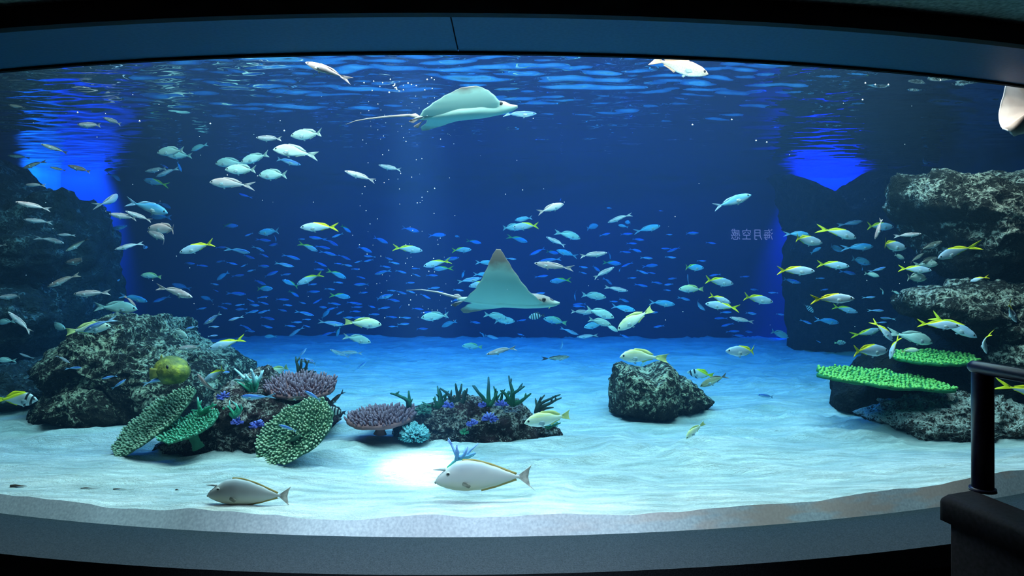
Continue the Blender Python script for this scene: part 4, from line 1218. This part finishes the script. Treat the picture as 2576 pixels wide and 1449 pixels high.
# ------------------------------------------------------------------ rays
R_top = simple('ray_back', (.30, .27, .26), .6, .2, 6, .5)
def ray_under_mat():
    n = NT('ray_under', .6, .2); p = n.obj()
    v = n.N.new('ShaderNodeVertexColor'); v.layer_name = 'edge'
    e = n.math('ADD', v.outputs[0], n.math('MULTIPLY_ADD', n.noise(p, 9, 4), .5, -.25))
    n.color(n.ramp(e, [(.42, (.46, .80, .70)), (.75, (.24, .22, .19))])); return n.m
R_un = ray_under_mat()
def wing_surface(outline, bend, thick, nu=46, nv=30, dark=1.0, side=1):
    """outline(s)->(x_lead, x_trail) for span s 0..1; bend(s)->(y, z) position of the span axis; two skins"""
    vs = []; fs = []; ed = []
    for skin in (1, -1):
        for i in range(nu+1):
            s = i/nu; xl, xt = outline(s); y, z = bend(s); y2, z2 = bend(min(1, s+.02)); y1, z1 = bend(max(0, s-.02))
            d = Vector((y2-y1, z2-z1)).normalized(); nrm = (-d[1], d[0])
            for j in range(nv+1):
                u = j/nv; x = xl+(xt-xl)*u
                t = thick*(1-s)**1.2*math.sin(math.pi*min(.999, max(.001, u**.75)))**.7+.003*math.sin(math.pi*u)**.5
                vs.append((x, (y+nrm[0]*t*skin)*side, z+nrm[1]*t*skin))
                ed.append(max(s**2.3*dark, (.40+.5*s)*(abs(2*u-1)**6)*min(1, dark)))
    o1 = (nu+1)*(nv+1)
    for i in range(nu):
        for j in range(nv):
            a = i*(nv+1)+j; fs.append((a, a+1, a+nv+2, a+nv+1)); b = a+o1; fs.append((b, b+nv+1, b+nv+2, b+1))
        for j in (0, nv):
            a = i*(nv+1)+j; fs.append((a, a+nv+1, o1+a+nv+1, o1+a) if j == 0 else (a, o1+a, o1+a+nv+1, a+nv+1))
    for j in range(nv):
        a = nu*(nv+1)+j; fs.append((a, a+1, o1+a+1, o1+a))
    mi = [0 if True else 1]*len(fs)
    top = set(range(o1))
    mi = [0 if all(q in top for q in f) else 1 for f in fs]
    return vs, fs, ed, mi
def ray_obj(name, geo, mats, parent):
    vs, fs, ed, mi = geo
    m = mesh(name, vs, fs, mats, True, mi)
    ca = m.color_attributes.new('edge', 'FLOAT_COLOR', 'POINT')
    flat = []
    for e in ed: flat += [e, e, e, 1]
    ca.data.foreach_set('color', flat)
    return obj(name, m, parent)
def interp(P, s):
    for i in range(len(P)-1):
        if s <= P[i+1][0]:
            k = (s-P[i][0])/(P[i+1][0]-P[i][0]); k2 = k*k*(3-2*k); k = .5*k+.5*k2
            return [P[i][j]+(P[i+1][j]-P[i][j])*k for j in range(1, len(P[i]))]
    return list(P[-1][1:])
def eagle_ray(label, nose, tail_root, D, near, far, tailpx, pitch_roll=0, near_bend=None, far_bend=None, dark=1.0):
    """near/far: list of (s, x_lead, x_trail) in body lengths; nose at x=.5, tail root at -.5"""
    H, T = at(nose[0], nose[1], D-.02), at(tail_root[0], tail_root[1], D+.02); v = H-T; L = v.length
    Mx = frame(v) @ Matrix.Scale(L, 4); Mx.translation = (H+T)/2
    root = bpy.data.objects.new('eagle_ray', None); COL.objects.link(root); root.matrix_world = Mx; tag(root, label, 'ray')
    # body: flattened spindle
    n = NT('ray_body_'+str(int(nose[0])), .6, .2); p = n.obj(); X, Y, Z = n.sep(p)
    c = n.ramp(n.math('ADD', Z, n.math('MULTIPLY_ADD', n.noise(p, 12, 3), .05, .475)), [(.47, (.46, .80, .70)), (.53, (.34, .30, .28))])
    sp = n.math('LESS_THAN', n.voro(p, 13), .36); sp = n.math('MULTIPLY', sp, n.math('GREATER_THAN', Z, .004)); sp = n.math('MULTIPLY', sp, n.math('GREATER_THAN', X, .12))
    n.color(n.mix(n.math('MULTIPLY', sp, .85), c, (.05, .045, .04)))
    P = [(0, .008, -.012, .03), (.05, .022, -.035, .06), (.12, .060, -.05, .075), (.2, .082, -.06, .085), (.34, .080, -.068, .13), (.55, .07, -.065, .14), (.78, .045, -.045, .09), (.93, .022, -.022, .035), (1, .012, -.012, .014)]
    obj('body', mesh('body', *body_mesh('b', P, None, 0, 36, 24, 1.0), n.m), root)
    for (nm, O, B, sd) in (('near', near, near_bend, -1), ('far', far, far_bend, 1)):
        g = wing_surface(lambda s: interp(O, s), lambda s: B(s), .030, dark=dark)
        ray_obj('wing', g, (R_un, R_top) if sd < 0 else (R_top, R_un), root)
    # pelvic fins, dorsal, eyes, gill marks
    for sg in (-1, 1):
        obj('pelvic_fin', mesh('pelvic_fin', *fin_geo([(-.38, -.0), (-.44, -.02)], [(-.5, -.03), (-.55, -.05), (-.50, -.07)], .02, 0, 5, sg*.07, sg*.05), R_top), root)
        obj('eye', mesh('eye', *eye_geo(.345, .030, sg*.082, .020, 12), EYE), root)
    obj('dorsal_fin', mesh('dorsal_fin', *fin_geo([(-.44, .01), (-.5, .008)], [(-.49, .05), (-.535, .045)], .014, 0, 4), R_top), root)
    mb = MB(); Mi = Mx.inverted(); pts = [Mi @ at(x, y, D+.02+.05*i) for i, (x, y) in enumerate(tailpx)]
    k = len(pts); mb.tube([(-.44, 0, 0)]+pts, [.018]+[.013*(1-.85*i/(k-1)) for i in range(k)], 8)
    mb.build('tail', R_top, root)
    return root
def arcbend(deg0, deg1, length, root=.05, sgn=-1):
    """span axis curve in (y, z): starts at the body flank and turns from deg0 to deg1 above the horizontal; sgn -1 is the viewer's side"""
    pts = [(sgn*root, 0)]; n = 40
    for i in range(n):
        a = math.radians(deg0+(deg1-deg0)*i/n); y, z = pts[-1]
        pts.append((y+sgn*math.cos(a)*length/n, z+math.sin(a)*length/n))
    def f(s):
        u = s*n; j = min(int(u), n-1); k = u-j
        return (pts[j][0]+(pts[j+1][0]-pts[j][0])*k, pts[j][1]+(pts[j+1][1]-pts[j][1])*k)
    return f
# lower ray: near wing raised almost upright
eagle_ray('lower eagle ray with one wing raised upright, pale belly and spotted head', (1408, 762), (1150, 752), 5.9,
          [(0, .34, -.42), (.15, .28, -.37), (.35, .19, -.29), (.55, .11, -.23), (.75, .03, -.18), (.90, -.03, -.145), (1, -.07, -.11)],
          [(0, .30, -.40), (.3, .15, -.35), (.6, -.05, -.45), (.85, -.30, -.52), (1, -.44, -.50)],
          [(1140, 746), (1100, 735), (1060, 729), (1022, 730)],
          near_bend=arcbend(28, 96, .60, root=.10), far_bend=arcbend(-10, -30, .52, sgn=1), dark=1.15)
# upper ray
eagle_ray('upper eagle ray gliding right just under the rippled surface, trailing a long thin tail', (1302, 268), (1044, 298), 5.5,
          [(0, .33, -.44), (.25, .34, -.40), (.5, .31, -.30), (.75, .26, -.18), (.92, .20, -.06), (1, .15, -.0)],
          [(0, .34, -.44), (.3, .20, -.40), (.6, .0, -.44), (.85, -.26, -.52), (1, -.44, -.52)],
          [(1030, 290), (980, 293), (925, 299), (895, 304), (870, 313)],
          near_bend=arcbend(26, 46, .28, root=.07), far_bend=arcbend(14, -22, .42, sgn=1), dark=.75)
# right ray, cut by the frame
def side_ray():
    D = 5.15; out = [(2534, 205), (2543, 235), (2541, 265), (2532, 295), (2520, 318), (2507, 328), (2515, 337), (2530, 344), (2552, 343), (2580, 335), (2640, 320), (2700, 290), (2720, 250), (2700, 200), (2640, 175), (2570, 180)]
    P = [at(x, y, D) for x, y in out]; c = sum(P, Vector())/len(P)
    root = bpy.data.objects.new('stingray', None); COL.objects.link(root); root.location = c; tag(root, 'pinkish white stingray pressed upright near the glass, cut by the frame at upper right', 'ray')
    vs = []; fs = []; n = 96; ring = []
    for i in range(n):
        u = i/n*len(P); j = int(u); k = u-j; a, b = P[j % len(P)], P[(j+1) % len(P)]; ring.append(a.lerp(b, k)-c)
    lv = 9; col = []
    for sk in (-1, 1):
        for l in range(lv+1):
            r = l/lv
            for i in range(n):
                p = ring[i]*r; h = .07*math.sqrt(max(0, 1-r*r))+.006
                vs.append((p.x, sk*h+.10*r*r*math.sin(i/n*6.28*2), p.z))
    o1 = (lv+1)*n
    for l in range(lv):
        for i in range(n):
            a, b = l*n+i, l*n+(i+1) % n; fs.append((a, a+n, b+n, b)); fs.append((o1+a, o1+b, o1+b+n, o1+a+n))
    for i in range(n):
        a, b = lv*n+i, lv*n+(i+1) % n; fs.append((a, o1+a, o1+b, b))
    n_ = NT('stingray_under', .6, .2); n_.color(n_.ramp(n_.noise(n_.obj(), 7, 3), [(.35, (.42, .34, .30)), (.6, (.54, .46, .42))]))
    obj('disc', mesh('disc', vs, fs, n_.m), root)
    mb = MB(); mb.tube([(q.x*1.005, .10*math.sin(i/n*6.28*2), q.z*1.005) for i, q in enumerate(ring[:36])], [.006]*36, 6); mb.build('rim', simple('stingray_rim', (.9, .88, .86), .5, .2), root)
    mb = MB(); mb.tube([(.28, .02, -.1), (.6, .1, -.2), (1.1, .2, -.25)], [.03, .02, .006], 8); mb.build('tail', R_top, root)
side_ray()

# specks drifting in the water
rb = random.Random(3); mb = MB()
def speck(px, py, r):
    D = rb.uniform(4.9, 6.0); p = at(px, py, D)
    if gd(p.x)+.1 > D: p = at(px, py, gd(p.x)+.3)
    r *= D/F; vs = [p+Vector(q)*r for q in ((1,0,0),(-1,0,0),(0,1,0),(0,-1,0),(0,0,1),(0,0,-1))]
    mb.add(vs, [(0,2,4),(2,1,4),(1,3,4),(3,0,4),(2,0,5),(1,2,5),(3,1,5),(0,3,5)])
for _ in range(26): speck(rb.gauss(1000, 45), rb.gauss(218, 9), rb.uniform(1.2, 2.6))
for _ in range(190): speck(rb.uniform(900, 1150) if rb.random() < .6 else rb.uniform(60, 2450), rb.uniform(230, 830), rb.uniform(.7, 1.5))
for q in ((195, 283), (351, 305), (529, 311), (715, 329), (2177, 209), (2202, 213), (2235, 213), (2366, 202), (2170, 251), (1742, 314), (1841, 301), (1902, 354), (1929, 358)): speck(*q, 2.6)
o = mb.build('drifting_specks', simple('speck_white', (.9, .9, .9), .4, .5)); tag(o, 'white bubbles and specks drifting in the water', 'bubbles', kind='stuff')
